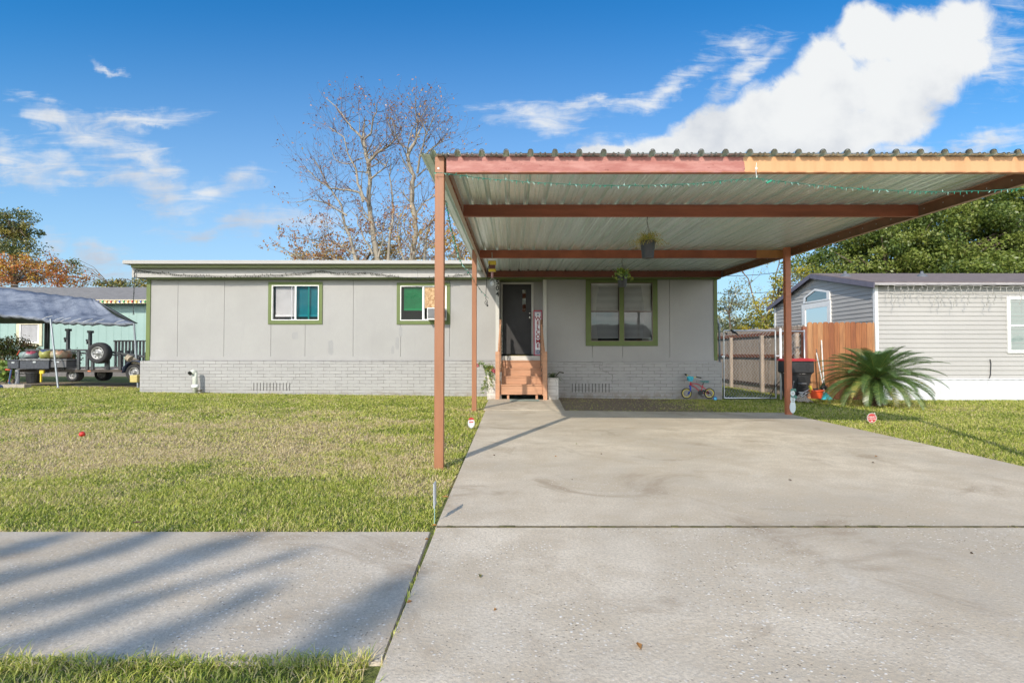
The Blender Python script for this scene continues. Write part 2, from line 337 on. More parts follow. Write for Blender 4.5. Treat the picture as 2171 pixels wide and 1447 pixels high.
# ================= ground =================
def tags(**k): return k
xs = np.unique(np.round(np.concatenate([[-2500, -900, -350, -150, -80, -50, -32], np.arange(-22, -9, .5), np.arange(-9, 12.01, .2), np.arange(12.5, 26, .5), [34, 50, 80, 150, 350, 900, 2500]]), 3))
ys = np.unique(np.round(np.concatenate([[-2500, -900, -300, -120, -60, -30, -16, -9, -5, -2, -.5, .6], np.arange(1.2, 14.01, .2), np.arange(14.5, 30, .5), [36, 45, 60, 90, 150, 300, 900, 2500]]), 3))
XX, YY = np.meshgrid(xs, ys); ZZ = g(XX, YY) - .014
V = np.stack([XX.ravel(), YY.ravel(), ZZ.ravel()], 1); nx = len(xs); ny = len(ys)
ii, jj = np.meshgrid(np.arange(nx-1), np.arange(ny-1)); a = (jj*nx+ii).ravel(); L = np.stack([a, a+1, a+nx+1, a+nx], 1)
tint = dryness(XX.ravel(), YY.ravel()) * (np.abs(XX.ravel()) < 20); so_ = soil(XX.ravel(), YY.ravel()); tint = np.where(so_ > .05, 1+so_, tint)
tint = np.where((XX.ravel() < -9.8) & (YY.ravel() > 14.3) & (YY.ravel() < 17.4), 2, tint)
fastmesh('ground', V, L, 4, soil_mat, attr=tint, kind='structure')
def slab(name, lx, rx, y0, y1, mat, top=.018, step=.25, z_off=None, lx1=None, rx1=None, wob=0):
    n = max(1, int((y1-y0)/step)); mb = MB(); vs = []; lx1 = lx if lx1 is None else lx1; rx1 = rx if rx1 is None else rx1
    nxx = max(1, int((rx-lx)/.5)); 
    for j in range(n+1):
        f = j/n; y = y0+(y1-y0)*f; a_ = lx+(lx1-lx)*f; b_ = rx+(rx1-rx)*f
        for i in range(nxx+1):
            x = a_+(b_-a_)*i/nxx; vs.append((x, y, g(x, y)+top))
    w = nxx+1; fs = [(j*w+i, j*w+i+1, (j+1)*w+i+1, (j+1)*w+i) for j in range(n) for i in range(nxx)]
    k = len(vs); rim = [i for i in range(w)] + [j*w+nxx for j in range(1, n+1)] + [n*w+i for i in range(nxx-1, -1, -1)] + [j*w for j in range(n-1, 0, -1)]
    # rounded arris: rim pushed out and down
    cx = sum(v[0] for v in vs)/k; cy = sum(v[1] for v in vs)/k
    for r_ in rim: v = vs[r_]; vs.append((v[0]+(.006 if v[0] > cx else -.006), v[1]+(.006 if v[1] > cy else -.006), v[2]-.010))
    for r_ in rim: v = vs[r_]; vs.append((v[0]+(.006 if v[0] > cx else -.006), v[1]+(.006 if v[1] > cy else -.006), v[2]-.14))
    m_ = len(rim)
    for q in range(m_):
        q2 = (q+1) % m_; fs.append((rim[q], k+q, k+q2, rim[q2])); fs.append((k+q, k+m_+q, k+m_+q2, k+q2))
    mb.addv(vs, fs); return obj(name, mb, mat, kind='structure')
slab('driveway', -.465, 4.72, 3.365, 10.2, conc_far, .0168, lx1=-.49, rx1=5.1)
slab('driveway_apron', -.425, 9.5, .3, 3.335, conc_near, .016, lx1=-.46, rx1=9.5)
slab('sidewalk', -14, -.462, 1.93, 3.32, conc_walk, -.003, lx1=-14, rx1=-.50)
slab('front_path', -.53, .99, 10.215, 12.62, conc_far, .019, rx1=1.10)
slab('road', -60, 60, -9, .25, M('asphalt', (.06, .06, .06), .9, bump=.5), -.004, 4)
# ================= grass =================
def grass(name, rects, excl, **kw):
    Vs = []; Ls = []; As = []; base = 0
    for (x0, x1, y0, y1, dens, hh, ww) in rects:
        n = int((x1-x0)*(y1-y0)*dens); x = rng.uniform(x0, x1, n); y = rng.uniform(y0, y1, n)
        keep = np.ones(n, bool)
        # only what the photo could see (with margin)
        keep &= np.abs(x) < (y*.98+.9)
        for (a0, a1, b0, b1) in excl: keep &= ~((x > a0) & (x < a1) & (y > b0) & (y < b1))
        keep &= ~((x > -.50) & (x < 5.13-(10.2-y)*.055+.01) & (y > 3.3) & (y < 10.21))
        s_ = soil(x, y); keep &= rng.random(n) > s_*.93
        tuft = vnoise(x, y, .12, 8); keep &= rng.random(n) < .35+.9*tuft
        x = x[keep]; y = y[keep]; s_ = s_[keep]; n = len(x)
        d = dryness(x, y); big = vnoise(x, y, .5, 12)
        h = hh*rng.uniform(.45, 1.15, n)*(.75+.5*big)*(1-.25*d)*(1-.5*s_); a = rng.uniform(0, 2*pi, n); w = ww*rng.uniform(.6, 1.2, n)
        le = h*rng.uniform(.3, 1.9, n); dx = np.cos(a); dy = np.sin(a); b = a+pi/2+rng.normal(0, .4, n); sx = np.cos(b)*w/2; sy = np.sin(b)*w/2
        z = g(x, y)-.014
        P0 = np.stack([x-sx, y-sy, z], 1); P1 = np.stack([x+sx, y+sy, z], 1)
        mx = x+dx*le*.4; my = y+dy*le*.4; mz = z+h*.65
        P2 = np.stack([mx-sx*.85, my-sy*.85, mz], 1); P3 = np.stack([mx+sx*.85, my+sy*.85, mz], 1); P4 = np.stack([x+dx*le, y+dy*le, z+h*rng.uniform(.7, 1.05, n)], 1)
        V = np.stack([P0, P1, P2, P3, P4], 1).reshape(-1, 3); q = base+np.arange(n)*5
        L = np.stack([np.stack([q, q+1, q+3], 1), np.stack([q, q+3, q+2], 1), np.stack([q+2, q+3, q+4], 1)], 1).reshape(-1, 3)
        tt = np.clip(.36+rng.normal(0, .22, n)+(big-.5)*.25+np.where(rng.random(n) < d*.8+.06, .45, 0)+d*.12, 0, 1)
        Vs.append(V); Ls.append(L); As.append(np.repeat(tt, 5)); base += n*5
    return fastmesh(name, np.concatenate(Vs), np.concatenate(Ls), 3, blade_mat, attr=np.concatenate(As), **kw)
EX = [(-20, -.44, 1.952, 3.318), (-9.6, 6, 13.5, 15), (-.55, 1.1, 10.2, 12.62), (-.6, 1.1, 12.5, 13.6), (9.36, 40, 13.9, 15)]
grass('lawn_grass', [(-3.4, -.50, 1.2, 1.952, 12000, .034, .0042), (-2.6, -.50, 1.89, 1.955, 14000, .042, .004), (-5.2, -.48, 3.30, 4.6, 13000, .031, .0045), (-7.2, -.48, 4.6, 6.2, 8500, .030, .006), (-9.2, -.48, 6.2, 8.5, 4200, .038, .008), (-11, -.48, 8.5, 13.6, 2600, .036, .011), (-14, -9.2, 12, 15.2, 1300, .04, .014), (4.6, 7, 4.6, 7.5, 4200, .04, .006), (4.7, 10, 7.5, 10, 3000, .038, .009), (.98, 14, 10, 13.9, 2200, .036, .012), (5.1, 8, 13.8, 22, 900, .05, .02)], EX, kind='stuff', label='short patchy green and straw lawn grass around the driveway and sidewalk')
# tufts of grass and dead leaves in the joints
def tufts(name, spots, label):
    Vs = []; Ls = []; As = []; b = 0
    for (x, y, z, n, h) in spots:
        for _ in range(n):
            a = random.uniform(0, 2*pi); r = random.uniform(0, .012); hh = h*random.uniform(.5, 1.1); l = hh*random.uniform(.2, 1.0); w = .0022
            x0 = x+r*cos(a); y0 = y+r*sin(a); sx = -sin(a)*w; sy = cos(a)*w
            Vs += [(x0-sx, y0-sy, z), (x0+sx, y0+sy, z), (x0+cos(a)*l*.4-sx, y0+sin(a)*l*.4-sy, z+hh*.65), (x0+cos(a)*l*.4+sx, y0+sin(a)*l*.4+sy, z+hh*.65), (x0+cos(a)*l, y0+sin(a)*l, z+hh)]
            Ls += [(b, b+1, b+3), (b, b+3, b+2), (b+2, b+3, b+4)]; As += [random.choice([.2, .35, .45, .6, .85])]*5; b += 5
    fastmesh(name, Vs, Ls, 3, blade_mat, attr=As, kind='stuff', label=label)
sp = []
for _ in range(70):
    x = random.choice([random.uniform(-.4, 5), random.gauss(.15, .15), random.gauss(.9, .3), random.gauss(2.2, .35)]); sp.append((x, 3.35+random.uniform(-.006, .006), -.005, random.randint(1, 4), random.uniform(.008, .028)))
for _ in range(34): y = random.choice([random.uniform(1.7, 3.3), random.gauss(2.2, .12), random.gauss(1.9, .05), random.gauss(2.55, .1)]); sp.append((-.447-.013*(y-1.8), y, -.012, random.randint(2, 6), random.uniform(.02, .05)))
tufts('joint_weeds', sp, 'thin weeds growing out of the joints between the concrete slabs')
mb = MB()
for _ in range(36): x = max(-.4, random.gauss(1.9, 1.1)); l = random.uniform(.02, .12); mb.box(x, x+l, 3.340, 3.366, -.01, .0185+random.uniform(-.003, .004))
obj('joint_moss', mb, M('moss', (.12, .11, .05), .95, var=.4, scale=30), kind='stuff', label='mossy dirt filling the joint across the driveway')
mb = MB(); mb.box(-.464, 5, 3.339, 3.3715, -.012, .0172); obj('joint_filler', mb, M('joint_dirt', (.17, .14, .085), .95, var=.4, scale=20), kind='structure')
# ================= the house =================
YH = 13.7
house = thing('mobile_home', 'single storey light grey mobile home with olive window trim behind the lawn and carport', 'house', (-2, 16.5, 0))
wins = [(X(570, YH), X(681.5, YH), Z(685, YH), Z(599, YH)), (X(843, YH), X(952, YH), Z(685, YH), Z(601, YH)), (X(1246, YH), X(1390, YH), Z(729, YH), Z(597, YH))]
xL = X(312, YH); xA = X(1057, YH); xB = X(1152, YH); xR = X(1519, YH); zt = Z(586, YH); zb = Z(763.5, YH)
grooves_l = [X(p, YH) for p in (375.8, 474.5, 574, 646.6, 748.4, 849.4, 952.8)]
def panels(x0, x1, cuts, y0, y1, z0, z1, holes):
    mb = MB(); xs_ = [x0]+[c for c in cuts if x0 < c < x1]+[x1]
    for a_, b_ in zip(xs_[:-1], xs_[1:]):
        a2 = a_+(.004 if a_ != x0 else 0); b2 = b_-(.004 if b_ != x1 else 0); brk = sorted({a2, b2, *[h for H in holes for h in H[:2] if a2 < h < b2]})
        for c, d in zip(brk[:-1], brk[1:]):
            H = [h for h in holes if h[0] < (c+d)/2 < h[1]]
            if H: mb.box(c, d, y0, y1, z0, H[0][2]); mb.box(c, d, y0, y1, H[0][3], z1)
            else: mb.box(c, d, y0, y1, z0, z1)
    return mb
wl = panels(xL, xA, grooves_l, YH, YH+.05, zb, zt, wins); 
wr = panels(xB, xR, [X(1256, YH), X(1320, YH), X(1420, YH)], YH, YH+.045, zb-.07, zt, wins)
wl.box(xL+.01, xA-.01, YH+.008, YH+.042, zb-.07, zb-.001)
wl.addv(wr.v, wr.f)
wl.box(xL, xL+.05, YH+.05, 19.5, zb, zt); wl.box(xR-.05, xR, YH+.05, 19.5, zb, zt); wl.box(xL, xR, 19.5, 19.55, zb, zt)
YA = YH+.42
dx0, dx1 = X(1063, YA), X(1130, YA)
wl.box(xA-.3, dx0, YA, YA+.05, zb, zt); wl.box(dx1, xB+.3, YA, YA+.05, zb, zt); wl.box(dx0, dx1, YA, YA+.05, Z(599.5, YA), zt)
wl.box(xA-.05, xA, YH+.05, YA, zb, zt); wl.box(xB, xB+.05, YH+.05, YA, zb, zt)
obj('wall', wl, siding_grey, house)
mb = MB(); mb.box(xL, X(1050.5, YH), YH-.012, YH-.001, zb, Z(755.5, YH)); mb.box(X(1159.5, YH), xR, YH-.012, YH-.001, zb, Z(757, YH)); obj('base_trim', mb, siding_grey, house)
mb = MB(); mb.box(X(1050.8, YH), X(1058.3, YH)+.0, YH-.02, YH+.03, zb, Z(590, YH)); obj('corner_trim', mb, trim_white, house)
mb = MB(); mb.box(X(1151.6, YH), X(1159, YH), YH-.02, YH+.03, zb-.03, Z(589, YH)); obj('corner_trim', mb, trim_white, house)
for a_, b_ in ((309.8, 318.3), (1513.8, 1521)):
    mb = MB(); mb.box(X(a_, YH), X(b_, YH), YH-.022, YH-.001, zb, zt); mb.box(X(a_, YH)-.001 if a_ < 900 else xR+.001, X(a_, YH)+.02 if a_ < 900 else X(b_, YH)+.001, YH, YH+.09, zb, zt); obj('corner_board', mb, olive, house, bevel=.003)
# roof layers
Yr = 13.18; xr0 = X(256.5, Yr); xr1 = X(1545, Yr)
mb = MB(); mb.box(xr0, xr1, Yr, 19.9, Z(558.8, Yr), Z(551.3, Yr)); ro = obj('roof', mb, wallpaint('roof_edge_paint', (.40, .39, .375), .03), house, bevel=.004)
mb = MB(); y_ = 13.30; mb.box(X(275, y_), xr1, y_, 19.8, Z(567, y_), Z(558.8, Yr)-.001); obj('eave_board', mb, M('olive_dull', (.20, .22, .10), .6, var=.06), house)
y_ = 13.46; mb = MB(); cuts = [X(277, y_), X(577, y_), X(884, y_), xr1-.02]
for c, d in zip(cuts[:-1], cuts[1:]): mb.box(c+.002, d-.002, y_, 19.7, Z(587.5, y_), Z(566.2, y_))
obj('frieze_board', mb, wallpaint('frieze_paint', (.42, .41, .40), .04), house)
y_ = 13.50; mb = MB(); mb.box(X(308, y_), xr1-.05, y_, 19.6, Z(590.5, y_), Z(587.5, 13.46)-.001); obj('lower_trim', mb, olive, house)
# brick skirting with ledge
YB = 13.55
def skirt(pa, pb, top):
    mb = MB(); x0 = X(pa, YB); x1 = X(pb, YB); zt_ = Z(top, YB); mb.box(x0, x1, YB, YB+.19, g(x0, YB)-.35, zt_); return mb
mb = skirt(297, 1060, 764.5); m2_ = skirt(1152, 1531, 767); mb.addv(m2_.v, m2_.f)
mb.box(X(297, YB), X(297, YB)+.2, YB+.2, 19.7, -.3, Z(764.5, YB)); mb.box(X(1531, YB)-.2, X(1531, YB), YB+.2, 19.7, -.3, Z(767, YB))
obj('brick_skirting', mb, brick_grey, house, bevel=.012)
slotm = M('vent_slot', (.03, .028, .025), .9); crackm = M('crack_dark', (.10, .09, .08), .9)
for (pa, pb, za, zb2) in ((539, 615, 811, 828), (1213, 1291, 812.5, 831)):
    mb = MB()
    for i in range(12):
        xx = X(pa+(pb-pa)*i/11, YB); mb.box(xx-.007, xx+.007, YB-.003, YB+.004, Z(zb2, YB), Z(za, YB))
    obj('vent_grille', mb, slotm, house)
def crack(pts, w=.006):
    mb = MB(); q = [P(a_, b_, YB-.002) for a_, b_ in pts]
    for c, d in zip(q[:-1], q[1:]): mb.beam(c, d, .003, w*random.uniform(.5, 1.2), up=(0,0,1) if abs(c.z-d.z) < abs(c.x-d.x) else (1,0,0))
    obj('wall_crack', mb, crackm, house)
crack([(1185, 767), (1277, 767.5), (1277, 774), (1270, 774), (1271, 781), (1278, 781), (1278, 787), (1290, 788), (1291, 793), (1298.5, 793.5), (1299, 801), (1297, 806), (1298, 812)])
crack([(609, 828), (614, 815), (619, 811), (619, 804), (627, 801), (627, 792), (664, 791)], .004)
crack([(1003, 767), (1048, 767.6)], .006); crack([(700, 766.3), (920, 767.2)], .005); crack([(787, 838), (787, 831), (806, 831), (874, 838), (874, 834), (897, 831), (897, 837)], .004)
crack([(1184, 838), (1210, 838.5), (1243, 839), (1400, 842)], .005)
# windows -----------------------------------------------------------------
def slats(x0, x1, z0, z1, y, pitch=.026, w=.024, ang=.9):
    mb = MB(); z_ = z1
    while z_ > z0: mb.box(x0, x1, y-w/2*cos(ang), y+w/2*cos(ang), z_-.0008-w*.5*sin(ang)*.6, z_+.0008); z_ -= pitch
    return mb
def slats2(x0, x1, z0, z1, y, pitch=.026, w=.023, ang=1.0):
    mb = MB(); z_ = z1-.01; c, s_ = cos(ang)*w/2, sin(ang)*w/2
    while z_ > z0: mb.quad((x0, y-c, z_-s_), (x1, y-c, z_-s_), (x1, y+c, z_+s_), (x0, y+c, z_+s_)); z_ -= pitch
    return mb
def frame_rect(mb, x0, x1, z0, z1, y0, y1, w):
    mb.box(x0, x1, y0, y1, z0, z0+w); mb.box(x0, x1, y0, y1, z1-w, z1); mb.box(x0, x0+w, y0, y1, z0+w, z1-w); mb.box(x1-w, x1, y0, y1, z0+w, z1-w); return mb
def px_rect(a_, b_, c, d, Y): return X(a_, Y), X(b_, Y), Z(d, Y), Z(c, Y)
def slider(trim, outer, left, right, ltype, rtype, mid):
    """trim=(x0,x1,y0,y1) px of olive trim, outer = white frame, left/right = panes"""
    x0, x1, z0, z1 = px_rect(*trim, YH); ox0, ox1, oz0, oz1 = px_rect(*outer, YH)
    mb = MB(); mb.box(x0, x1, YH-.024, YH+.004, z0, oz0); mb.box(x0, x1, YH-.024, YH+.004, oz1, z1); mb.box(x0, ox0, YH-.024, YH+.004, oz0, oz1); mb.box(ox1, x1, YH-.024, YH+.004, oz0, oz1)
    w_ = obj('window', mb, olive, house, bevel=.003)
    mb = frame_rect(MB(), ox0, ox1, oz0, oz1, YH-.034, YH+.04, .022); xm = X(mid, YH); mb.box(xm-.02, xm+.02, YH-.03, YH+.03, oz0+.022, oz1-.022)
    obj('frame', mb, white_vinyl, w_, bevel=.002); return w_, (ox0, ox1, oz0, oz1, xm)
w1, (a0, a1, b0, b1, xm) = slider((568.2, 683.3, 597.5, 687), (576, 676, 604.6, 679), None, None, 0, 0, 626.5)
def pane(parent, x0, x1, z0, z1, y, mat): obj('pane', MB().quad((x0, y, z0), (x1, y, z0), (x1, y, z1), (x0, y, z1)), mat, parent)
pane(w1, a0+.022, xm-.02, b0+.022, b1-.022, YH+.018, clear_glass); pane(w1, xm+.02, a1-.022, b0+.022, b1-.022, YH-.004, teal_glass)
s_ = frame_rect(MB(), X(617, YH), xm-.02, b0+.022, b1-.022, YH+.0, YH+.015, .012); obj('sash', s_, M('grey_vinyl', (.5, .5, .55), .4), w1)
mb = slats2(a0+.06, a1-.05, b0+.14, b1-.03, YH+.075); mb.box(a0+.06, a1-.05, YH+.06, YH+.09, b0+.10, b0+.145); obj('blind', mb, blind_mat, w1)
mb = MB(); mb.box(xm+.30, xm+.335, YH+.01, YH+.02, b0+.022, b1-.022); obj('edge_strip', mb, M('pale_green_strip', (.35, .6, .45), .5), w1)
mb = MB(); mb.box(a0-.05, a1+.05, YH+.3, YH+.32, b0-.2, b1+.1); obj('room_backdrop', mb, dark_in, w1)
w2, (a0, a1, b0, b1, xm) = slider((841, 954.3, 599, 687.3), (848.6, 947, 605.8, 679.5), None, None, 0, 0, 897)
pane(w2, a0+.022, xm-.02, b0+.022, b1-.022, YH-.004, green_glass)
mb = slats2(a0+.08, xm-.03, b0+.30, b1-.045, YH+.05); mb.box(a0+.08, xm-.03, YH+.035, YH+.065, b0+.26, b0+.31); obj('blind', mb, M('green_lit_blind', (.62, .66, .62), .5), w2)
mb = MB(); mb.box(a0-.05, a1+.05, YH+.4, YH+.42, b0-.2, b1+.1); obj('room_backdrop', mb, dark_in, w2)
s_ = frame_rect(MB(), xm+.02, a1-.022, b0+.022, b1-.022, YH+.002, YH+.02, .016); obj('sash', s_, white_vinyl, w2)
m, t, o = newmat('strand_board'); p = t.pos(); v_ = t.add('ShaderNodeTexVoronoi'); t.put(v_.inputs['Vector'], t.vm('ADD', t.scale(p, (1, 1, .5)), t.scale(t.noise(p, 6, 2, out=1), .25))); v_.inputs['Scale'].default_value = 26
princ(t, o, t.mix(t.sep(v_.outputs['Color'])[0], (.30, .16, .07), (.60, .42, .24)), .8); osb = m
mb = MB(); mb.box(xm+.036, a1-.038, YH+.003, YH+.012, Z(653, YH), b1-.038); obj('board_infill', mb, osb, w2)
# air conditioner in the window
ac = thing('air_conditioner', 'white window air conditioner below the boarded half of the window', 'air conditioner', (X(925, 13.4), 13.5, Z(679, YH)))
ax0, ax1, az0, az1 = X(905, 13.42), X(942.5, 13.42), Z(677.5, 13.42), Z(652, 13.42)
mb = MB(); mb.box(ax0, ax1, 13.42, YH+.1, az0, az1); obj('casing', mb, white_vinyl, ac, bevel=.012)
mb = MB()
for i in range(9): z_ = az0+.04+(az1-az0-.08)*i/8; mb.box(ax0+.02, ax1-.03, 13.408, 13.4185, z_, z_+.018)
obj('grille', mb, M('grey_fins', (.16, .16, .17), .5), ac)
mb = MB()
for i in range(8): y_ = 13.46+.022*i; mb.box(ax1+.001, ax1+.006, y_, y_+.010, az0+.05, az1-.05)
obj('side_louver', mb, M('grey_fins', (.16, .16, .17), .5), ac)
# big double window under the carport
x0, x1, z0, z1 = px_rect(1242, 1394.4, 593, 733, YH); xi0, xi1, zi0, zi1 = px_rect(1252.5, 1384, 599.5, 723, YH); xm0, xm1 = X(1313.5, YH), X(1322.5, YH)
mb = MB(); mb.box(x0, x1, YH-.024, YH+.004, z0, zi0); mb.box(x0, x1, YH-.024, YH+.004, zi1, z1); mb.box(x0, xi0, YH-.024, YH+.004, zi0, zi1); mb.box(xi1, x1, YH-.024, YH+.004, zi0, zi1); mb.box(xm0, xm1, YH-.024, YH+.004, zi0, zi1)
w3 = obj('window', mb, olive, house, bevel=.003); bronze = M('bronze_aluminium', (.17, .13, .11), .4, .5)
for (p0, p1) in ((xi0, xm0), (xm1, xi1)):
    zm = Z(660, YH); mb = frame_rect(MB(), p0, p1, zi0, zi1, YH-.018, YH+.03, .014); mb.box(p0+.014, p1-.014, YH-.012, YH+.01, zm-.016, zm+.016)
    fr = obj('sash_frame', mb, bronze, w3)
    pane(w3, p0+.014, p1-.014, zm+.016, zi1-.014, YH+.012, clear_glass); pane(w3, p0+.014, p1-.014, zi0+.014, zm-.016, YH-.002, glass('mirror_glass', (.6, .62, .64), .03))
    mb = slats2(p0+.02, p1-.02, zi0+.07, zi1-.03, YH+.075, .030, .024, .95); mb.box(p0+.02, p1-.02, YH+.06, YH+.09, zi1-.04, zi1-.01)
    obj('blind', mb, M('white_blind', (.88, .87, .85), .45, var=.03), w3)
for (pa, pb, s_) in ((1254, 1272, 1), (1362, 1382, -1)):   # gathered curtains
    mb = MB(); xa, xb = X(pa, YH), X(pb, YH); n = 30; top = zi1-.02; rows = 8; vs = []
    for j in range(rows+1):
        f = j/rows; squeeze = 1-.35*sin(f*pi*.9)
        for i in range(n+1):
            u_ = i/n*squeeze if s_ > 0 else 1-(1-i/n)*squeeze; vs.append((xa+(xb-xa)*u_, YH+.15+.018*sin(i*1.7), top+(zi0+.03-top)*f))
    mb.addv(vs, [(j*(n+1)+i, j*(n+1)+i+1, (j+1)*(n+1)+i+1, (j+1)*(n+1)+i) for j in range(rows) for i in range(n)]); obj('curtain', mb, M('cream_curtain', (.66, .62, .53), .9), w3, smooth=True)
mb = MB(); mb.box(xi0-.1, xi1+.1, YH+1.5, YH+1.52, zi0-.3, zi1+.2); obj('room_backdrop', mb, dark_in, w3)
# door
mb = MB(); dz0 = Z(750.3, YA); dz1 = Z(602.7, YA); a_, b_ = X(1065.5, YA), X(1126.5, YA); gx0, gx1, gz0, gz1 = px_rect(1107.8, 1114.8, 614, 660.7, YA)
y0, y1 = YA+.0, YA+.04
for (q0, q1, r0, r1) in ((a_, gx0, dz0, dz1), (gx1, b_, dz0, dz1), (gx0, gx1, dz0, gz0), (gx0, gx1, gz1, dz1)): mb.box(q0, q1, y0, y1, r0, r1)
door = obj('door', mb, M('charcoal_door', (.028, .027, .030), .55, var=.25, scale=5, bump=.2), house)
mb = frame_rect(MB(), gx0-.012, gx1+.012, gz0-.012, gz1+.012, y0-.008, y0-.001, .010); obj('glass_trim', mb, M('dark_trim', (.05, .05, .055), .4), door)
pane(door, gx0, gx1, gz0, gz1, y0+.015, glass('door_glass', (.4, .42, .42), .35))
for (kx, ky, r) in ((1123.6, 663.5, .022), (1123.2, 673, .030)):
    c = P(kx, ky, YA-.03); mb = MB(); mb.lathe([(0, -.03), (r, -.026), (r*1.05, -.012), (r*.5, 0), (r*.5, .02), (r*1.1, .022), (r*1.1, .03)], c, 16, 'y'); obj('handle', mb, M('brushed_nickel', (.75, .74, .70), .25, .9), door, smooth=True)
mb = MB(); w_ = .045; mb.box(X(1062.3, YA), a_-.002, YA-.025, YA+.02, dz0, dz1+.05); mb.box(b_+.002, X(1131.3, YA), YA-.025, YA+.02, dz0, dz1+.05); mb.box(a_-.002, b_+.002, YA-.025, YA+.02, dz1+.004, dz1+.05); obj('door_frame', mb, trim_white, house, bevel=.003)
# porch floor and threshold
zp = Z(754, 13.5); mb = MB(); mb.box(xA-.02, xB+.02, 13.52, YA+.05, zp-.16, zp-.004); mb.box(X(1063.5, 13.5), X(1148, 13.5), 13.50, 13.521, Z(763.5, 13.5), zp); obj('porch_sill', mb, trim_white, house, bevel=.004)
for (pa, pb, qa, qb) in ((619, 632, 703, 719), (695.5, 707, 721, 752), (838, 846, 714, 741), (829.5, 836, 733, 750), (845.5, 853, 692, 714)):
    mb = MB(); x0_, x1_, z0_, z1_ = X(pa, YH), X(pb, YH), Z(qb, YH), Z(qa, YH); r_ = random.Random(int(pa)); n = 14; mb.addv([((x0_+x1_)/2+(x1_-x0_)/2*math.copysign(abs(cos(2*pi*i/n))**.5, cos(2*pi*i/n))*r_.uniform(.85, 1.1), YH-.0016, (z0_+z1_)/2+(z1_-z0_)/2*math.copysign(abs(sin(2*pi*i/n))**.5, sin(2*pi*i/n))*r_.uniform(.9, 1.08)) for i in range(n)], [tuple(range(n))]); obj('paint_patch', mb, M('repaint_patch', (.30, .30, .30), .65, var=.05), house)
# house numbers
for ch, py in (('5', 598.5), ('0', 611), ('4', 623.3)):
    c = P(1054.6, py, YH-.03); obj('house_number', MB().text(ch, .17, c.x, YH-.027, c.z, .004, bold=.004), M('black_number', (.015, .015, .015), .5), house)
# ================= carport =================
def h_us(Y): return CH + 1.712 + .0214*(Y-5.18)      # underside of the beams
car = thing('carport', 'metal carport with orange posts and corrugated galvanized roof over the driveway', 'carport', (2.3, 9.4, 0))
orange = M('orange_paint', (.31, .132, .064), .5, var=.07, scale=2.5, stretch=(9, 9, .8)); rust = M('oxide_red_paint', (.32, .095, .05), .55, var=.22, scale=3, stretch=(.5, .5, 4))
brownp = M('brown_side_paint', (.20, .10, .055), .55, var=.15, scale=4); tanp = M('tan_side_paint', (.42, .34, .27), .5, var=.1, scale=4)
def post(px0, px1, Y, top, d, mat):
    x0, x1 = X(px0, Y), X(px1, Y); mb = MB(); mb.box(x0, x1, Y, Y+d, g(x0, Y)-.2, top); return obj('post', mb, mat, car, bevel=.004)
YF = 5.10
post(920.8, 940.2, YF, Z(331, YF), .09, orange)
post(1000.3, 1010.2, 10.12, h_us(10.2)+.12, .09, orange)
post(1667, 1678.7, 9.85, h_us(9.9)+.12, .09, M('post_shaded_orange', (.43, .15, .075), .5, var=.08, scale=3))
mb = MB(); mb.box(5.16, 5.25, YF, YF+.09, -.2, 2.9); obj('post', mb, orange, car, bevel=.004)
mb = MB(); mb.box(X(926.5, YF-.003), X(930, YF-.003), YF-.003, YF-.0005, Z(359, YF), Z(355, YF)); obj('sticker', mb, white_vinyl, car)
# front fascia beam, pink primer at the left and orange from the middle on
m, t, o = newmat('fascia_paint'); p = t.pos(); x, y, z = t.sep(p); e_ = t.m('ADD', x, t.m('MULTIPLY', t.m('SUBTRACT', t.noise(p, 14, 4), .5), .09))
pink = t.mix(t.ramp(t.noise(t.scale(p, (1, 1, 5)), 3.5, 6, .7), .35, .68), (.34, .125, .105), (.46, .22, .19)); pink = t.mix(t.ramp(t.noise(t.scale(p, (8, 8, 26)), 1.6, 4, .7), .62, .70, 0, .9), pink, (.16, .05, .035))
orn = t.mix(t.ramp(t.noise(t.scale(p, (9, 9, .6)), 1, 4), .4, .7, 0, .7), (.60, .34, .17), (.52, .26, .12))
rl = t.m('MULTIPLY', t.ramp(z, 2.81, 2.79), t.ramp(t.noise(p, 9, 4), .35, .55)); col = t.mix(t.m('GREATER_THAN', e_, X(1583, YF)), pink, orn); col = t.mix(t.m('MULTIPLY', rl, .8), col, (.33, .12, .05))
princ(t, o, col, .55, 0, t.bump(t.noise(p, 30, 3), .15, .004), .4); fascia = m
xf0, xf1 = X(945.5, YF), 5.25; xs0 = X(944.5, YF)
def cbeam(name, x0, x1, Y, mat, hgt=.148, w=.05, lip=.05):
    z = h_us(Y); mb = MB(); mb.box(x0, x1, Y, Y+.005, z, z+hgt); mb.box(x0, x1, Y+.006, Y+lip, z, z+.005); mb.box(x0, x1, Y+.006, Y+lip, z+hgt-.005, z+hgt); mb.box(x0, x1, Y+lip+.001, Y+lip+.005, z, z+.02); mb.box(x0, x1, Y+lip+.001, Y+lip+.005, z+hgt-.02, z+hgt); return obj(name, mb, mat, car)
cbeam('front_beam', xf0, xf1, YF, fascia, .150)
cbeam('crossbeam', -.62, 5.19, 6.89, rust)
cbeam('crossbeam', -.62, 5.19, 10.34, M('rust_orange_end', (.34, .10, .05), .5, var=.2, scale=3), .148)
cbeam('crossbeam', -.62, 5.19, 13.40, M('maroon_paint', (.17, .05, .03), .5, var=.15, scale=3), .150)
ob = MB(); zq = h_us(10.333); ob.box(X(1606, 10.333), X(1666.5, 10.333), 10.333, 10.339, zq+.001, zq+.147); obj('painted_end', ob, M('orange_patch', (.50, .22, .08), .5, var=.1), car)
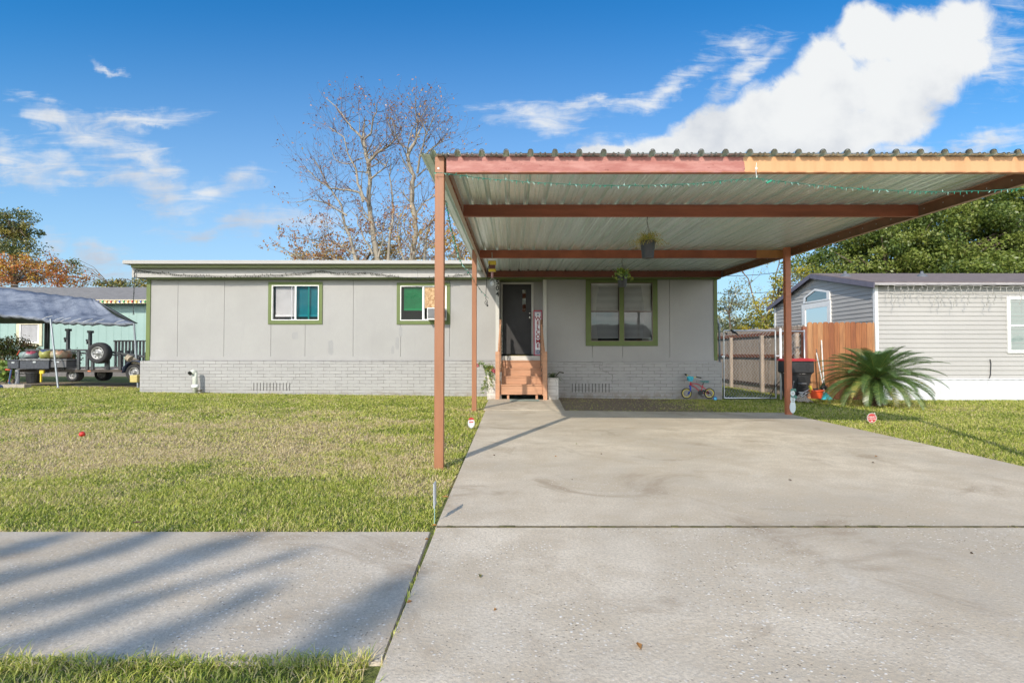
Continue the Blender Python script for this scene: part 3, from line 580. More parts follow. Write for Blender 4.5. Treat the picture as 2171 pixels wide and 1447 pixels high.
for s_, xa in ((-1, -.665), (1, 5.20)):
    mb = MB(); y0, y1 = YF+.09 if s_ < 0 else YF, 13.52
    z0, z1 = h_us(y0), h_us(y1)
    xo, xi = (xa, xa+.006) if s_ < 0 else (xa+.044, xa+.05)
    mb.prismx([(y0, z0), (y1, z1), (y1, z1+.15), (y0, z0+.15)], xo, xi)   # web
    fl = (xi+.0005, xa+.045) if s_ < 0 else (xa, xo-.0005)
    mb.prismx([(y0, z0), (y1, z1), (y1, z1+.005), (y0, z0+.005)], *fl); mb.prismx([(y0, z0+.145), (y1, z1+.145), (y1, z1+.15), (y0, z0+.15)], *fl)
    obj('side_beam', mb, tanp if s_ < 0 else M('side_beam_light', (.42, .25, .17), .5), car)
    fa = MB(); xi2 = xi+.0015 if s_ < 0 else xo-.0015
    fa.prismx([(y0, z0+.006), (y1, z1+.006), (y1, z1+.144), (y0, z0+.144)], min(xi2, xi2+.002*(-s_)), max(xi2, xi2+.002*(-s_))); obj('side_beam_inner_face', fa, brownp if s_ > 0 else rust, car)
# corrugated sheets
m, t, o = newmat('galvanized_roof'); p = t.pos(); x, y, z = t.sep(p)
vo = t.add('ShaderNodeTexVoronoi'); t.put(vo.inputs['Vector'], p); vo.inputs['Scale'].default_value = 45; sp_ = t.sep(vo.outputs['Color'])[0]
st = t.noise(t.scale(p, (7, .25, 1)), 1.6, 4, .55, 0); st2 = t.noise(t.scale(p, (4, .9, 1)), 1.2, 5, .6, .2)
col = t.mix(t.m('MULTIPLY', sp_, .35), (.84, .96, .95), (.58, .70, .69)); col = t.mix(t.ramp(st, .35, .7, 0, .3), col, (.44, .55, .53)); col = t.mix(t.ramp(st2, .60, .76, 0, .5), col, (.80, .78, .70))
rgh = t.m('ADD', .30, t.m('MULTIPLY', t.m('ADD', st, sp_), .14))
princ(t, o, col, t.m('SUBTRACT', rgh, .06), .68, t.bump(t.m('ADD', t.m('MULTIPLY', sp_, .12), t.noise(t.scale(p, (1, .5, 1)), 2.2, 3)), .06, .02)); galv = m
pitch = .2285; rx0, rx1 = -.86, 5.42; y0, y1 = YF-.06, 13.56
def rib_profile(xa, xb):
    pts = [(xa, 0)]; k = math.ceil((xa-rx0)/pitch-1e-6)
    c = rx0+.12+pitch*math.floor((xa-rx0-.12)/pitch)
    while c < xb+.1:
        for dx_, dz_ in ((-.030, 0), (-.024, .026), (-.012, .040), (.012, .040), (.024, .026), (.030, 0), (.081, 0), (.087, .009), (.097, .009), (.103, 0), (.126, 0), (.132, .009), (.142, .009), (.148, 0)):
            q = c+dx_
            if xa+.001 < q < xb-.001: pts.append((q, dz_))
        c += pitch
    pts.append((xb, 0)); return pts
ns = 7; wsh = pitch*4; xa = rx0; k = 0
while xa < rx1-.05:
    xb = min(xa+wsh+.035, rx1+.02); pr = rib_profile(xa, xb); mb = MB(); lift = .004*(k % 2); vs = []; ny_ = 5
    sag = [random.uniform(-.003, .003) for _ in range(ny_+1)]
    for j in range(ny_+1):
        y_ = y0+(y1-y0)*j/ny_; zz = h_us(y_)+.153+lift+sag[j]*(0 if j in (0, ny_) else 1)
        vs += [(a_, y_, zz+b_) for a_, b_ in pr]
    n = len(pr); fs = [(j*n+i, j*n+i+1, (j+1)*n+i+1, (j+1)*n+i) for j in range(ny_) for i in range(n-1)]
    mb.addv(vs, fs); so2 = obj('roof_sheet', mb, galv, car); sm = so2.modifiers.new('thick', 'SOLIDIFY'); sm.thickness = .0012; sm.offset = 1; xa += wsh; k += 1
# weathered dark cut edge of the sheets
mb = MB(); pr = rib_profile(rx0, rx1)
zz = h_us(y0)+.153; vs = [(a_, y0-.004, zz+b_+.002) for a_, b_ in pr]+[(a_, y0-.004, zz+b_+.009) for a_, b_ in pr]+[(a_, y0+.02, zz+b_+.010) for a_, b_ in pr]; n = len(pr)
mb.addv(vs, [(j*n+i, j*n+i+1, (j+1)*n+i+1, (j+1)*n+i) for j in range(2) for i in range(n-1)]); obj('sheet_edge', mb, M('weathered_edge', (.045, .05, .038), .8, var=.3, scale=9), car)
# bolts and clips along the inner flanges
mb = MB()
for i in range(26):
    y_ = 5.6+.3*i; mb = MB(); mb.ell((5.195, y_, h_us(y_)+.075), (.006, .008, .008), 6, 4); obj('rivet', mb, steel, car); mb = MB(); mb.ell((-.655, y_, h_us(y_)+.1), (.006, .006, .012), 6, 4); obj('rivet', mb, steel, car)
# ================= steps =================
wood_o = M('orange_wood', (.46, .245, .145), .6, var=.10, scale=5, stretch=(.6, .6, 5), bump=.15); wood_w = M('weathered_brown_wood', (.22, .115, .065), .8, var=.3, scale=9, stretch=(3, 3, .4), bump=.4)
st_ = thing('porch_steps', 'orange painted wooden steps with side rails leading up to the dark front door', 'steps', (X(1105, 13), 13.0, 0))
rows = [(13.38, 763.8, 780), (13.12, 780.3, 797), (12.86, 797.3, 814.5), (12.60, 814.8, 836)]
sx0, sx1 = -.255, .70
for i, (Y, pt, pb) in enumerate(rows):
    mb = MB(); mb.box(sx0, sx1, Y, Y+.025, Z(pb, Y), Z(pt, Y)-.028); obj('riser', mb, wood_o, st_, bevel=.003)
    mb = MB(); mb.box(sx0, sx1, Y-.018, Y+.26, Z(pt, Y)-.027, Z(pt, Y)); obj('tread', mb, wood_o, st_, bevel=.004)
for pa, pb in ((1075, 1079.5), (1135.5, 1140.3)):
    mb = MB(); mb.box(X(pa, 12.62), X(pb, 12.62), 12.63, 12.68, g(0, 12.6), Z(834, 12.62)); obj('leg', mb, wood_o, st_)
for (f0, f1, r0, r1, sx) in ((1050.3, 1059.3, 1058.3, 1063, sx0-.03), (1151.8, 1160.3, 1145.3, 1150.5, sx1+.005)):
    xa, xb = X(f0, 12.5), X(f1, 12.5); mb = MB(); mb.box(xa, xb, 12.5, 12.58, g(0, 12.5), Z(745, 12.5)); obj('rail_post', mb, wood_o, st_, bevel=.004)
    ra, rb = X(r0, 13.36), X(r1, 13.36); mb = MB(); mb.box(ra, rb, 13.36, 13.45, g(0, 13), Z(677, 13.36)); obj('rail_post', mb, wood_w, st_, bevel=.006)
    mb = MB(); xm_ = (xa+xb)/2; xn = (ra+rb)/2; mb.beam((xm_*.5+xn*.5, 12.585, Z(747, 12.58)), (xn, 13.36, Z(690, 13.36)), .035, .09); obj('handrail', mb, wood_o, st_)
    mb = MB(); mb.prismx([(12.585, .1), (12.585, .42), (13.44, 1.02), (13.44, .55), (12.9, .1)], sx, sx+.025); obj('stringer', mb, wood_o, st_)
    for k in range(4):
        y_ = 12.72+.17*k; mb = MB(); mb.box(xn-.012, xn+.012, y_, y_+.03, .35+(y_-12.58)*.7, Z(747, 12.58)+(y_-12.58)*.75); obj('baluster', mb, wood_o, st_)
for i, (xx, lbl) in enumerate(((sx0-.01, 'wound round the left stair rail'), (sx1+.02, 'wound round the right stair rail'))):
    mb = MB(); pts = [Vector((xx+.035*cos(k*1.3), 13.3-k*.012+.02*sin(k), 1.75-k*.026+.02*sin(k*2.1))) for k in range(48)]; mb.tube(pts, .004, 4)
    for p_ in pts[::2]: mb.box(p_.x-.004, p_.x+.004, p_.y-.004, p_.y+.004, p_.z-.02, p_.z)
    obj('light_string', mb, M('dark_green_wire', (.02, .07, .05), .5), None, 'dark string of mini lights '+lbl, 'string lights', 'mini light strings on the stair rails')
# planters
for (pa, pb, pt, lbl, cat) in ((1032.5, 1063, 789, 'white brick planter box left of the porch steps', 'planter'), (1161, 1184, 800.5, 'white brick planter box right of the porch steps', 'planter')):
    Y = 12.62; xa, xb = X(pa, Y), X(pb, Y)
    if pa > 1100: xb = X(pb, Y)
    zt2 = Z(pt, Y); t_ = thing('brick_planter', lbl, cat, ((xa+xb)/2, 13.1, 0), 'brick planters beside the steps')
    mb = MB(); mb.box(xa, xb, Y, Y+.1, g(0, Y)-.05, zt2); mb.box(xa, xa+.09, Y+.101, 13.54, g(0, Y)-.05, zt2); mb.box(xb-.09, xb, Y+.101, 13.54, g(0, Y)-.05, zt2); obj('brick_body', mb, brick_white, t_, bevel=.006)
    mb = MB(); mb.box(xa+.09, xb-.09, Y+.1, 13.54, zt2-.1, zt2-.04); obj('soil', mb, M('potting_soil', (.06, .04, .03), .95, bump=.6), t_)
# doormat
mb = MB(); xa, xb = X(1081, 12.2), X(1143, 12.2); mb.box(xa, xb, 12.02, 12.36, .024, .040); obj('doormat', mb, M('grey_green_mat', (.22, .26, .23), .95, var=.2, scale=30, bump=.6), None, 'thin grey green doormat at the foot of the orange steps', 'doormat', bevel=.004)
mb = MB(); xa, xb = X(1076, 13.6), X(1118, 13.6); mb.box(xa, xb, 13.53, 13.85, zp-.003, zp+.012); obj('door_mat', mb, M('olive_coir', (.22, .17, .05), .95, var=.4, scale=25), None, 'small olive and tan mat on the sill right before the front door', 'doormat', bevel=.003)
# welcome sign
sg = thing('welcome_sign', 'tall narrow red framed sign reading WELCOME leaning beside the front door', 'sign', (X(1140.5, 13.75), 13.75, zp))
A0 = P(1131.5, 752.5, 13.72); A1 = P(1150.2, 752.5, 13.72); B0 = P(1131.5, 656.5, 13.9)
zb_, zt_ = zp+.005, B0.z; w0, w1_ = A0.x, X(1150, 13.8)
lean = atan2(.16, zt_-zb_); MT = Matrix.Translation((0, 13.72, zb_)) @ Matrix.Rotation(-lean, 4, 'X')
def leaned(mb): mb.v = [tuple(MT @ Vector(q)) for q in mb.v]; return mb
H_ = zt_-zb_
mb = MB(); mb.box(w0, w1_, 0, .018, 0, H_); obj('board', leaned(mb), M('red_board', (.42, .02, .045), .5, var=.08), sg)
mb = MB(); mb.box(w0+.022, w1_-.022, -.003, -.0005, .022, H_-.03); obj('grey_panel', leaned(mb), M('grey_stripe', (.36, .32, .38), .6), sg)
mb = MB(); mb.box(w0+.042, w1_-.045, -.006, -.0035, .15, H_-.07); obj('white_panel', leaned(mb), M('sign_white', (.72, .72, .76), .6), sg)
for i, ch in enumerate('WELCOME'):
    mb = MB(); zc = H_-.22-.118*i; mm = MT @ Matrix.Translation(((w0+w1_)/2, -.008, zc)) @ Matrix.Rotation(pi/2, 4, 'X') @ Matrix.Diagonal((1.0, 1, 1, 1))
    mb.text(ch, .145, 0, 0, 0, .002, mat4=mm, bold=.003); obj('letter', mb, M('dark_red_letter', (.30, .02, .035), .6), sg)
mb = MB(); cx_ = (w0+w1_)/2
for k in range(7):
    a_ = k*2*pi/7; mb.ell((cx_+.035*cos(a_), -.008, .095+.04*sin(a_)), (.018, .003, .014), 6, 4)
mb.ell((cx_, -.008, H_-.115), (.03, .003, .02), 8, 5); obj('flower_motif', leaned(mb), M('motif_blue', (.10, .16, .26), .6, var=.5, scale=40), sg)
# ================= hanging things =================
green_leaf = leafmat('fresh_leaf', [(.10, .20, .03), (.22, .34, .05), (.42, .48, .08)]); gold_leaf = leafmat('yellowing_leaf', [(.14, .20, .03), (.42, .40, .05), (.55, .36, .06)])
def leafy(center, n, L, wdt, seed, droop=.9, up=.6):
    r_ = random.Random(seed); V = []; Lp = []; T = []; b = 0; c = Vector(center)
    for _ in range(n):
        a_ = r_.uniform(0, 2*pi); el = r_.uniform(.15, 1.25)*up+.1; ln = L*r_.uniform(.55, 1.1); dirh = Vector((cos(a_), sin(a_), 0)); sd = Vector((-sin(a_), cos(a_), 0)); seg = 6; tt = r_.random()
        prev = None; w_ = wdt*r_.uniform(.7, 1.2)
        for k in range(seg+1):
            f = k/seg; q = c+dirh*(.02+ln*f*cos(el)) + Vector((0, 0, ln*(sin(el)*f-droop*f*f*.8))); ww = w_*(.35+1.3*f)*(1-f)**.6 if f < 1 else .0005
            V += [tuple(q-sd*ww), tuple(q+sd*ww)]; T += [tt, tt]
            if k: Lp.append((b-2, b-1, b+1, b))
            b += 2
    return V, Lp, T
def pot(root, c, rt, rb, h, mat):
    mb = MB(); mb.lathe([(0, 0), (rb, 0), (rt*.97, h*.86), (rt*1.06, h*.87), (rt*1.08, h), (rt*.98, h), (rt*.94, h*.86), (rt*.9, h*.8), (0, h*.8)], c, 22); return obj('pot', mb, mat, root, smooth=False)
potm = M('black_pot', (.022, .022, .024), .42, var=.3, scale=12)
def spray(center, n, L, seed, per=26, lsz=.012, spread=.012, droop=.55):
    r = np.random.default_rng(seed); V = []; c = np.array(center)
    for _ in range(n):
        a_ = r.uniform(0, 2*pi); el = r.uniform(.25, 1.35); ln = L*r.uniform(.5, 1.1); f = np.linspace(.1, 1, per)
        x = c[0]+np.cos(a_)*ln*f*cos(el); y = c[1]+np.sin(a_)*ln*f*cos(el); z = c[2]+ln*(sin(el)*f-droop*f*f)
        V.append(np.stack([x, y, z], 1)+r.normal(0, spread, (per, 3)))
    V = np.concatenate(V); n_ = len(V); s_ = lsz*r.uniform(.6, 1.4, (n_, 1)); d = r.normal(size=(n_, 3)); d /= np.linalg.norm(d, axis=1, keepdims=True); e = np.cross(d, r.normal(size=(n_, 3))); e /= np.linalg.norm(e, axis=1, keepdims=True)
    Q = np.stack([V, V+d*s_*.5+e*s_*.3, V+d*s_, V+d*s_*.5-e*s_*.3], 1).reshape(-1, 3); T = np.repeat(np.repeat(r.uniform(0, 1, n), per)+r.normal(0, .1, n_), 4)
    return Q, np.arange(n_*4).reshape(n_, 4), np.clip(T, 0, 1)
def hanging(px, pt, pb, Y, hookpy, lbl, leaf, kind, seed):
    top = P(px, hookpy, Y); bot = P(px, pb, Y); tz = P(px, pt, Y).z; t_ = thing('hanging_plant', lbl, 'hanging plant', bot, 'potted plants hanging from the carport beams')
    rt = 16.5/166*.95 if Y < 8 else .098; pot(t_, bot, rt, rt*.78, tz-bot.z, potm)
    mb = MB(); ap = Vector((top.x+.0, top.y, tz+.20))
    for a_ in range(3): mb.tube([Vector((bot.x+rt*cos(a_*2.1+.4), bot.y+rt*sin(a_*2.1+.4), tz)), ap], .0022, 4)
    mb.tube([ap, ap.lerp(top, .5)+Vector((-.012, 0, 0)), top], .004, 5); obj('hanger', mb, potm, t_)
    if kind == 'fern': V_, L_, T_ = spray((bot.x, bot.y, tz-.02), 150, .31, seed)
    else: V_, L_, T_ = spray((bot.x, bot.y, tz-.01), 30, .28, seed, 12, .06, .018, .6)
    fastmesh('foliage', V_, L_, 4, leaf, t_, attr=T_)
hanging(1373.5, 511, 547, 6.93, 458, 'larger black pot of yellowing fern hanging from the second beam', gold_leaf, 'fern', 3)
hanging(1319.5, 582, 608, 10.38, 548, 'smaller black pot of broad green leaves hanging nearer the house window', green_leaf, 'broad', 5)
# caged work lamp
Y = 10.3; c = P(1043.5, 577, Y); wlmp = thing('work_lamp', 'yellow caged work lamp hanging on a cord at the front corner post', 'work lamp', P(1043.5, 611, Y))
yl = M('yellow_plastic', (.62, .45, .04), .45)
mb = MB(); top = P(1043.5, 548, Y); mb.tube([top, P(1043, 535, Y+.02)], .008, 5); obj('rope', mb, M('rope', (.45, .42, .36), .9), wlmp)
for (pa, pb_, w2_) in ((553, 562, .075), (570, 576, .072)):
    mb = MB(); a_ = P(1043.5, pb_, Y); b_ = P(1043.5, pa, Y); mb.box(a_.x-w2_, a_.x+w2_, Y-.045, Y+.045, a_.z, b_.z); obj('housing', mb, yl, wlmp, bevel=.012)
mb = MB(); a_ = P(1043.5, 570.5, Y); b_ = P(1043.5, 561.5, Y); mb.box(a_.x-.06, a_.x+.06, Y-.035, Y+.035, a_.z, b_.z); obj('socket_block', mb, M('brown_block', (.12, .04, .03), .5), wlmp)
mb = MB(); a_ = P(1043.5, 589, Y); mb.lathe([(.02, 0), (.024, .03), (.024, .11), (0, .11)], a_, 12); obj('handle', mb, M('pink_metal', (.5, .25, .25), .4), wlmp)
mb = MB(); a_ = P(1043.5, 601, Y); mb.ell((a_.x, Y, a_.z), (.035, .035, .05), 14, 10); obj('bulb', mb, M('frosted_bulb', (.8, .82, .85), .15), wlmp, smooth=True)
mb = MB()
for k in range(8):
    a2 = k*pi/4; pts = [Vector((a_.x+.07*sin(f*pi)*cos(a2)+.01*cos(a2), Y+(.07*sin(f*pi)+.01)*sin(a2), a_.z+.11-.20*f)) for f in [i/8 for i in range(9)]]; mb.tube(pts, .0022, 4)
for zz in (.05, 0, -.05): r_ = .078-abs(zz)*.3; mb.tube([Vector((a_.x+r_*cos(q), Y+r_*sin(q), a_.z+zz)) for q in np.linspace(0, 2*pi, 17)], .0022, 4)
obj('cage', mb, steel, wlmp)
mb = MB(); pts = [P(1039, 556, Y-.05), P(1034, 570, Y-.05), P(1031.5, 595, Y-.05), P(1030.3, 620, Y-.05), P(1030.0, 634, Y-.05), P(1033, 637, Y-.05), P(1033.5, 643, Y-.05), P(1030, 646, Y-.05), P(1027.5, 641, Y-.05), P(1029.5, 637, Y-.05), P(1033, 646, Y-.05)]; mb.tube(pts, .006, 6); mb.box(pts[-1].x-.012, pts[-1].x+.02, Y-.06, Y-.04, pts[-1].z-.03, pts[-1].z+.005); obj('cord', mb, black_pl, wlmp)
# string lights --------------------------------------------------------
teal_w = M('green_wire', (.015, .16, .11), .45); bulbm = [M('bulb_clear', (.35, .60, .54), .2), M('bulb_green', (.02, .30, .20), .3), M('bulb_pink', (.03, .25, .18), .3)]
dark_w = M('dark_wire', (.03, .035, .035), .5)
def densify(pts, step):
    out = [pts[0]]
    for a_, b_ in zip(pts[:-1], pts[1:]):
        n = max(1, int((b_-a_).length/step)); out += [a_.lerp(b_, (i+1)/n) for i in range(n)]
    return out
def catenary(a_, b_, sag, n=14): return [a_.lerp(b_, i/n)-Vector((0, 0, sag*4*(i/n)*(1-i/n))) for i in range(n+1)]
def lights(pts, lbl, wire, nb, hang=.03, rad=.003, bulb=None, group=None, seed=0, w=.0036):
    r_ = random.Random(seed); t_ = thing('light_string', lbl, 'string lights', pts[len(pts)//2], group); mb = MB(); q = densify(pts, .05)
    q2 = [p_+Vector((r_.uniform(-.004, .004), r_.uniform(-.004, .004), r_.uniform(-.004, .004))) for p_ in q]; mb.tube(q2, rad, 5)
    mb.tube([p_+Vector((.006*sin(i*1.3), .006*cos(i*1.3), 0)) for i, p_ in enumerate(q)], rad*.7, 4); obj('cord', mb, wire, t_)
    proto = {}
    for i in range(nb):
        c_ = q[int((i+.5)/nb*(len(q)-1))]; a_ = r_.uniform(-.9, .9)
        k = r_.randrange(3) if bulb is None else 0
        if k not in proto:
            mb = MB(); mb.lathe([(0, 0), (w*.9, -.002), (w, -.3*hang*1.2), (w*.75, -.45*hang*1.2), (w*.6, -.9*hang), (0, -hang*1.15)], ORG[t_.name], 6); ob = obj('bulb', mb, bulbm[k] if bulb is None else bulb, t_); proto[k] = ob
        else: ob = proto[k].copy(); COL.objects.link(ob); ob.parent = t_
        ob.location = c_-ORG[t_.name]; ob.rotation_euler = (r_.uniform(-.5, .5), a_ if r_.random() > .15 else pi-a_*.5, 0)
yv = YF-.03
L1 = [P(921, 366, yv-.01), P(942, 367, yv-.01)]+[P(a_, b_, yv) for a_, b_ in ((990, 374), (1050, 380.5), (1130, 386.5), (1220, 391.5), (1310, 394), (1400, 392.5), (1480, 388.5), (1550, 382), (1604, 378))]
L2 = [P(1604, 378, yv), P(1640, 383, yv)]+[P(a_, b_, yv) for a_, b_ in ((1690, 388), (1760, 396), (1840, 401.5), (1930, 405.5), (2010, 407), (2100, 404), (2171, 399.5), (2200, 396))]
lights(L1, 'green mini light string sagging under the pink half of the front beam', teal_w, 60, .028, .0028, seed=1, group='green mini light strings on the carport')
lights(L2, 'green mini light string sagging under the orange half of the front beam', teal_w, 46, .028, .0028, seed=2, group='green mini light strings on the carport')
mb = MB(); c = P(1636, 385, yv); mb.beam(P(1625, 388, yv), P(1636, 382.5, yv), .02, .018); obj('plug_connector', mb, M('green_plug', (.02, .3, .18), .4), None, 'green and white plug joining the two halves of the light string', 'plug', bevel=.004)
mb = MB(); mb.tube([P(1604, 345, yv+.02), P(1602.5, 357, yv), P(1604, 378, yv)], .0025, 5); mb.ell(P(1603.5, 357, yv), (.011, .008, .014), 8, 5); obj('hanging_hook', mb, white_vinyl, None, 'white hook and cord holding the light string on the front beam', 'hook')
L3 = [P(945, 425, 5.6), P(955, 480, 6.4), P(966, 520, 7.4), P(975, 552, 8.6), P(985, 565, 9.4), P(1000, 586, 10.05), P(1010, 602, 10.2), P(1021, 618, 10.35), P(1036, 632, 10.5)]
lights(L3, 'green mini light string running back beside the left posts', teal_w, 44, .03, .004, seed=3, group='green mini light strings on the carport', w=.008)
def dl(pts, lbl, nb, seed): lights([P(a_, b_, 13.42) for a_, b_ in pts], lbl, dark_w, nb, .05, .006, bulb=dark_w, seed=seed, group='dark mini light strings on the grey house', w=.009)
c1 = [(288, 572), (300, 574), (340, 577.5), (380, 582), (430, 584.5), (480, 585.5), (530, 584.5), (600, 582), (650, 577.5), (683, 574)]; dl(c1, 'dark mini light string along the frieze from the left corner', 84, 5)
dl([(683, 574), (715, 578.5), (745, 579.5), (775, 577.5), (800, 580), (840, 587), (880, 589), (920, 589), (960, 585), (1000, 578)], 'dark mini light string along the frieze ending at the carport post', 60, 6)
dl([(286, 573), (284, 600), (283, 640), (282, 668)], 'dark mini light string dangling past the left corner of the house', 26, 7)
# ================= neighbour trailer at the right =================
YN = 14.0; XN = X(1857.5, YN); zE = Z(603.5, YN); zS = Z(803.5, YN)
nb = thing('neighbor_house', 'beige vinyl sided mobile home with white corrugated skirting beyond the fence at the right', 'house', (XN+5, 17, 0))
vin = wallpaint('beige_vinyl', (.41, .40, .385), .04); vin.node_tree
def lap(y_or_x, a_, b_, z0, z1, axis, out, step=.1165, clip=None):
    """clapboards: each course leans out at its foot; clip(z) -> (lo, hi) extent"""
    mb = MB(); z_ = z0
    while z_ < z1-.01:
        zz = min(z_+step, z1); lo0, hi0 = (a_, b_) if clip is None else clip(z_); lo1, hi1 = (a_, b_) if clip is None else clip(zz); o1 = out*.020; o0 = out*.002
        if axis == 'x':   # wall runs along x at y
            mb.quad((lo0, y_or_x-o1, z_), (hi0, y_or_x-o1, z_), (hi1, y_or_x-o0, zz), (lo1, y_or_x-o0, zz)); mb.quad((lo0, y_or_x, z_), (hi0, y_or_x, z_), (hi0, y_or_x-o1, z_), (lo0, y_or_x-o1, z_))
        else:
            mb.quad((y_or_x-o1, hi0, z_), (y_or_x-o1, lo0, z_), (y_or_x-o0, lo1, zz), (y_or_x-o0, hi1, zz)); mb.quad((y_or_x, hi0, z_), (y_or_x, lo0, z_), (y_or_x-o1, lo0, z_), (y_or_x-o1, hi0, z_))
        z_ = zz
    return mb
YR = 19.35; YP = 16.75; zP = CH+(748-583)/F*YP; zER = CH+(748-650)/F*YR
XE = 30.
def clipg(z_):
    lo = YN if z_ <= zE else YN+(YP-YN)*(z_-zE)/(zP-zE); hi = YR if z_ <= zER else YR-(YR-YP)*(z_-zER)/(zP-zER); return (min(lo, YP-.001), max(hi, YP+.001))
a_ = lap(YN, XN, XE, zS, zE, 'x', 1); b_ = lap(XN, 0, 0, zS, zP, 'y', 1, clip=clipg); a_.addv(b_.v, b_.f)
a_.box(XN+.03, XE, YN+.03, YR-.03, zS, zER-.05)
obj('wall', a_, vin, nb)
mb = MB(); mb.box(XN-.028, XN+.05, YN-.028, YN-.002, zS, zE); mb.box(XN-.028, XN-.002, YN-.002, YN+.06, zS, zE); obj('corner_post', mb, white_vinyl, nb)
mb = MB(); mb.box(XN-.028, XN+.0, YR-.08, YR+.02, zS, zER); obj('corner_post', mb, white_vinyl, nb)
shing = M('brown_shingle', (.17, .135, .13), .9, var=.25, scale=5, stretch=(1, 4, 4), bump=.5, bscale=20)
mb = MB(); ov = XN-.16; e0 = YN-.22; ze0 = zE+.02-(zP-zE)/(YP-YN)*.22*.3
for (ya, za, yb, zb2) in ((e0, ze0+.04, YP, zP+.07), (YP, zP+.07, YR+.25, zER+.02)):
    mb.addv([(ov, ya, za), (XE, ya, za), (XE, yb, zb2), (ov, yb, zb2), (ov, ya, za-.045), (XE, ya, za-.045), (XE, yb, zb2-.045), (ov, yb, zb2-.045)], [(0,1,2,3), (7,6,5,4), (0,4,5,1), (3,2,6,7), (0,3,7,4), (1,5,6,2)])
obj('roof', mb, shing, nb)
mb = MB(); mb.beam((ov-.01, e0, ze0-.04), (ov-.01, YP, zP-.02), .03, .13, (0,0,1)); mb.beam((ov-.01, YP, zP-.02), (ov-.01, YR+.25, zER-.07), .03, .13, (0,0,1)); obj('rake_board', mb, M('dark_rake', (.14, .13, .17), .6), nb)
mb = MB(); mb.box(ov, XE, e0-.015, e0-.001, ze0-.035, ze0+.02); obj('fascia', mb, M('grey_fascia', (.35, .33, .34), .6), nb)
for px in (1794, 1957):
    ztop = Z(592 if px > 1900 else 589, 15.2); c = Vector((X(px, 15.6), 15.6, zE+(zP-zE)*(15.6-YN)/(YP-YN)+.02)); mb = MB(); mb.lathe([(.16, 0), (.15, .05), (.10, .10), (.04, .14), (.035, .2), (0, .21)], c, 14); obj('roof_vent', mb, M('grey_vent', (.12, .13, .15), .6), nb, smooth=True)
# corrugated white skirting
mb = MB(); n = int((XE-XN)/.05); v0 = []; zg = -.35
for i in range(n+1): x = XN+.0+i*.05; y = YN-.045+(.012 if i % 4 in (1, 2) else 0); v0 += [(x, y, zg), (x, y, zS+.01)]
mb.addv(v0, [(2*i, 2*i+2, 2*i+3, 2*i+1) for i in range(n)]); mb.box(XN, XE, YN-.06, YN-.001, zS-.01, zS+.02); mb.box(XN-.02, XN, YN-.05, YR, zg, zS); obj('skirting', mb, M('white_metal_skirt', (.60, .61, .64), .45, var=.08), nb)
# windows: angled transom, picture window on the gable; double hung on the front
def xw(px, Y): return X(px, Y)
def gy(px): return XN*F/(px-1085.5)/1.0   # depth of a point on the gable plane seen at pixel column px
Ya, Yb = gy(1763), gy(1706.5)
fr = MB(); pp = []
for (px, py) in ((1706.5, 644), (1763, 635.5), (1763, 616.5), (1732, 611.5), (1708, 631)): Y = gy(px); pp.append((Y, Z(py, Y)))
cy = sum(p_[0] for p_ in pp)/5; cz = sum(p_[1] for p_ in pp)/5; inn = [(cy+(a_-cy)*.80, cz+(b_-cz)*.72) for a_, b_ in pp]
x0 = XN-.05
fr.addv([(x0, a_, b_) for a_, b_ in pp]+[(x0, a_, b_) for a_, b_ in inn]+[(x0+.06, a_, b_) for a_, b_ in pp], [(i, (i+1) % 5, 5+(i+1) % 5, 5+i) for i in range(5)]+[(i, 10+i, 10+(i+1) % 5, (i+1) % 5) for i in range(5)])
w_ = obj('window', fr, white_vinyl, nb); curtain_teal = M('teal_dim', (.10, .30, .29), .5, var=.5, scale=3)
obj('pane', MB().quad(*[(x0+.02, a_, b_) for a_, b_ in inn]), glass('sky_glass', (.5, .7, .75), .35), w_); obj('backing', MB().quad(*[(x0+.045, a_, b_) for a_, b_ in inn]), curtain_teal, w_)
Y0, Y1 = gy(1764.5), gy(1703.5); z0, z1 = .9, Z(641.5, (Y0+Y1)/2)
mb = MB(); mb.box(x0, XN, Y0, Y1, z1-.16, z1); mb.box(x0, XN, Y0, Y0+.16, z0, z1-.16); mb.box(x0, XN, Y1-.2, Y1, z0, z1-.16); w_ = obj('window', mb, white_vinyl, nb)
obj('pane', MB().quad((x0+.02, Y0+.1, z0), (x0+.02, Y1-.1, z0), (x0+.02, Y1-.1, z1-.1), (x0+.02, Y0+.1, z1-.1)), glass('sky_glass2', (.6, .65, .7), .45), w_)
obj('backing', MB().quad((x0+.035, Y0+.1, z0), (x0+.035, Y1-.1, z0), (x0+.035, Y1-.1, z1-.1), (x0+.035, Y0+.1, z1-.1)), M('pale_drape', (.4, .45, .5), .8, var=.2), w_)
x0, x1, z0, z1 = X(2134, YN), X(2134, YN)+.95, Z(748, YN), Z(628.5, YN); mb = frame_rect(MB(), x0, x1, z0, z1, YN-.05, YN-.01, .075); zm = Z(690, YN); mb.box(x0+.075, x1-.075, YN-.045, YN-.015, zm-.02, zm+.02)
w_ = obj('window', mb, white_vinyl, nb); pane(w_, x0+.075, x1-.075, z0+.075, z1-.075, YN-.03, glass('green_tint_glass', (.45, .62, .6), .15)); obj('blind', slats2(x0+.08, x1-.08, z0+.08, z1-.08, YN-.012, .05, .03), M('green_blind', (.40, .52, .48), .5), w_)
obj('backing', MB().quad((x0, YN-.0215+.015, z0), (x1, YN-.0065, z0), (x1, YN-.0065, z1), (x0, YN-.0065, z1)), M('green_dim', (.12, .22, .2), .6), w_)
mb = MB(); mb.tube([P(2099, 761, YN-.04), P(2101, 770, YN-.04), P(2100, 795, YN-.04), P(2096, 805, YN-.04)], .010, 5); obj('cable', mb, black_pl, nb)
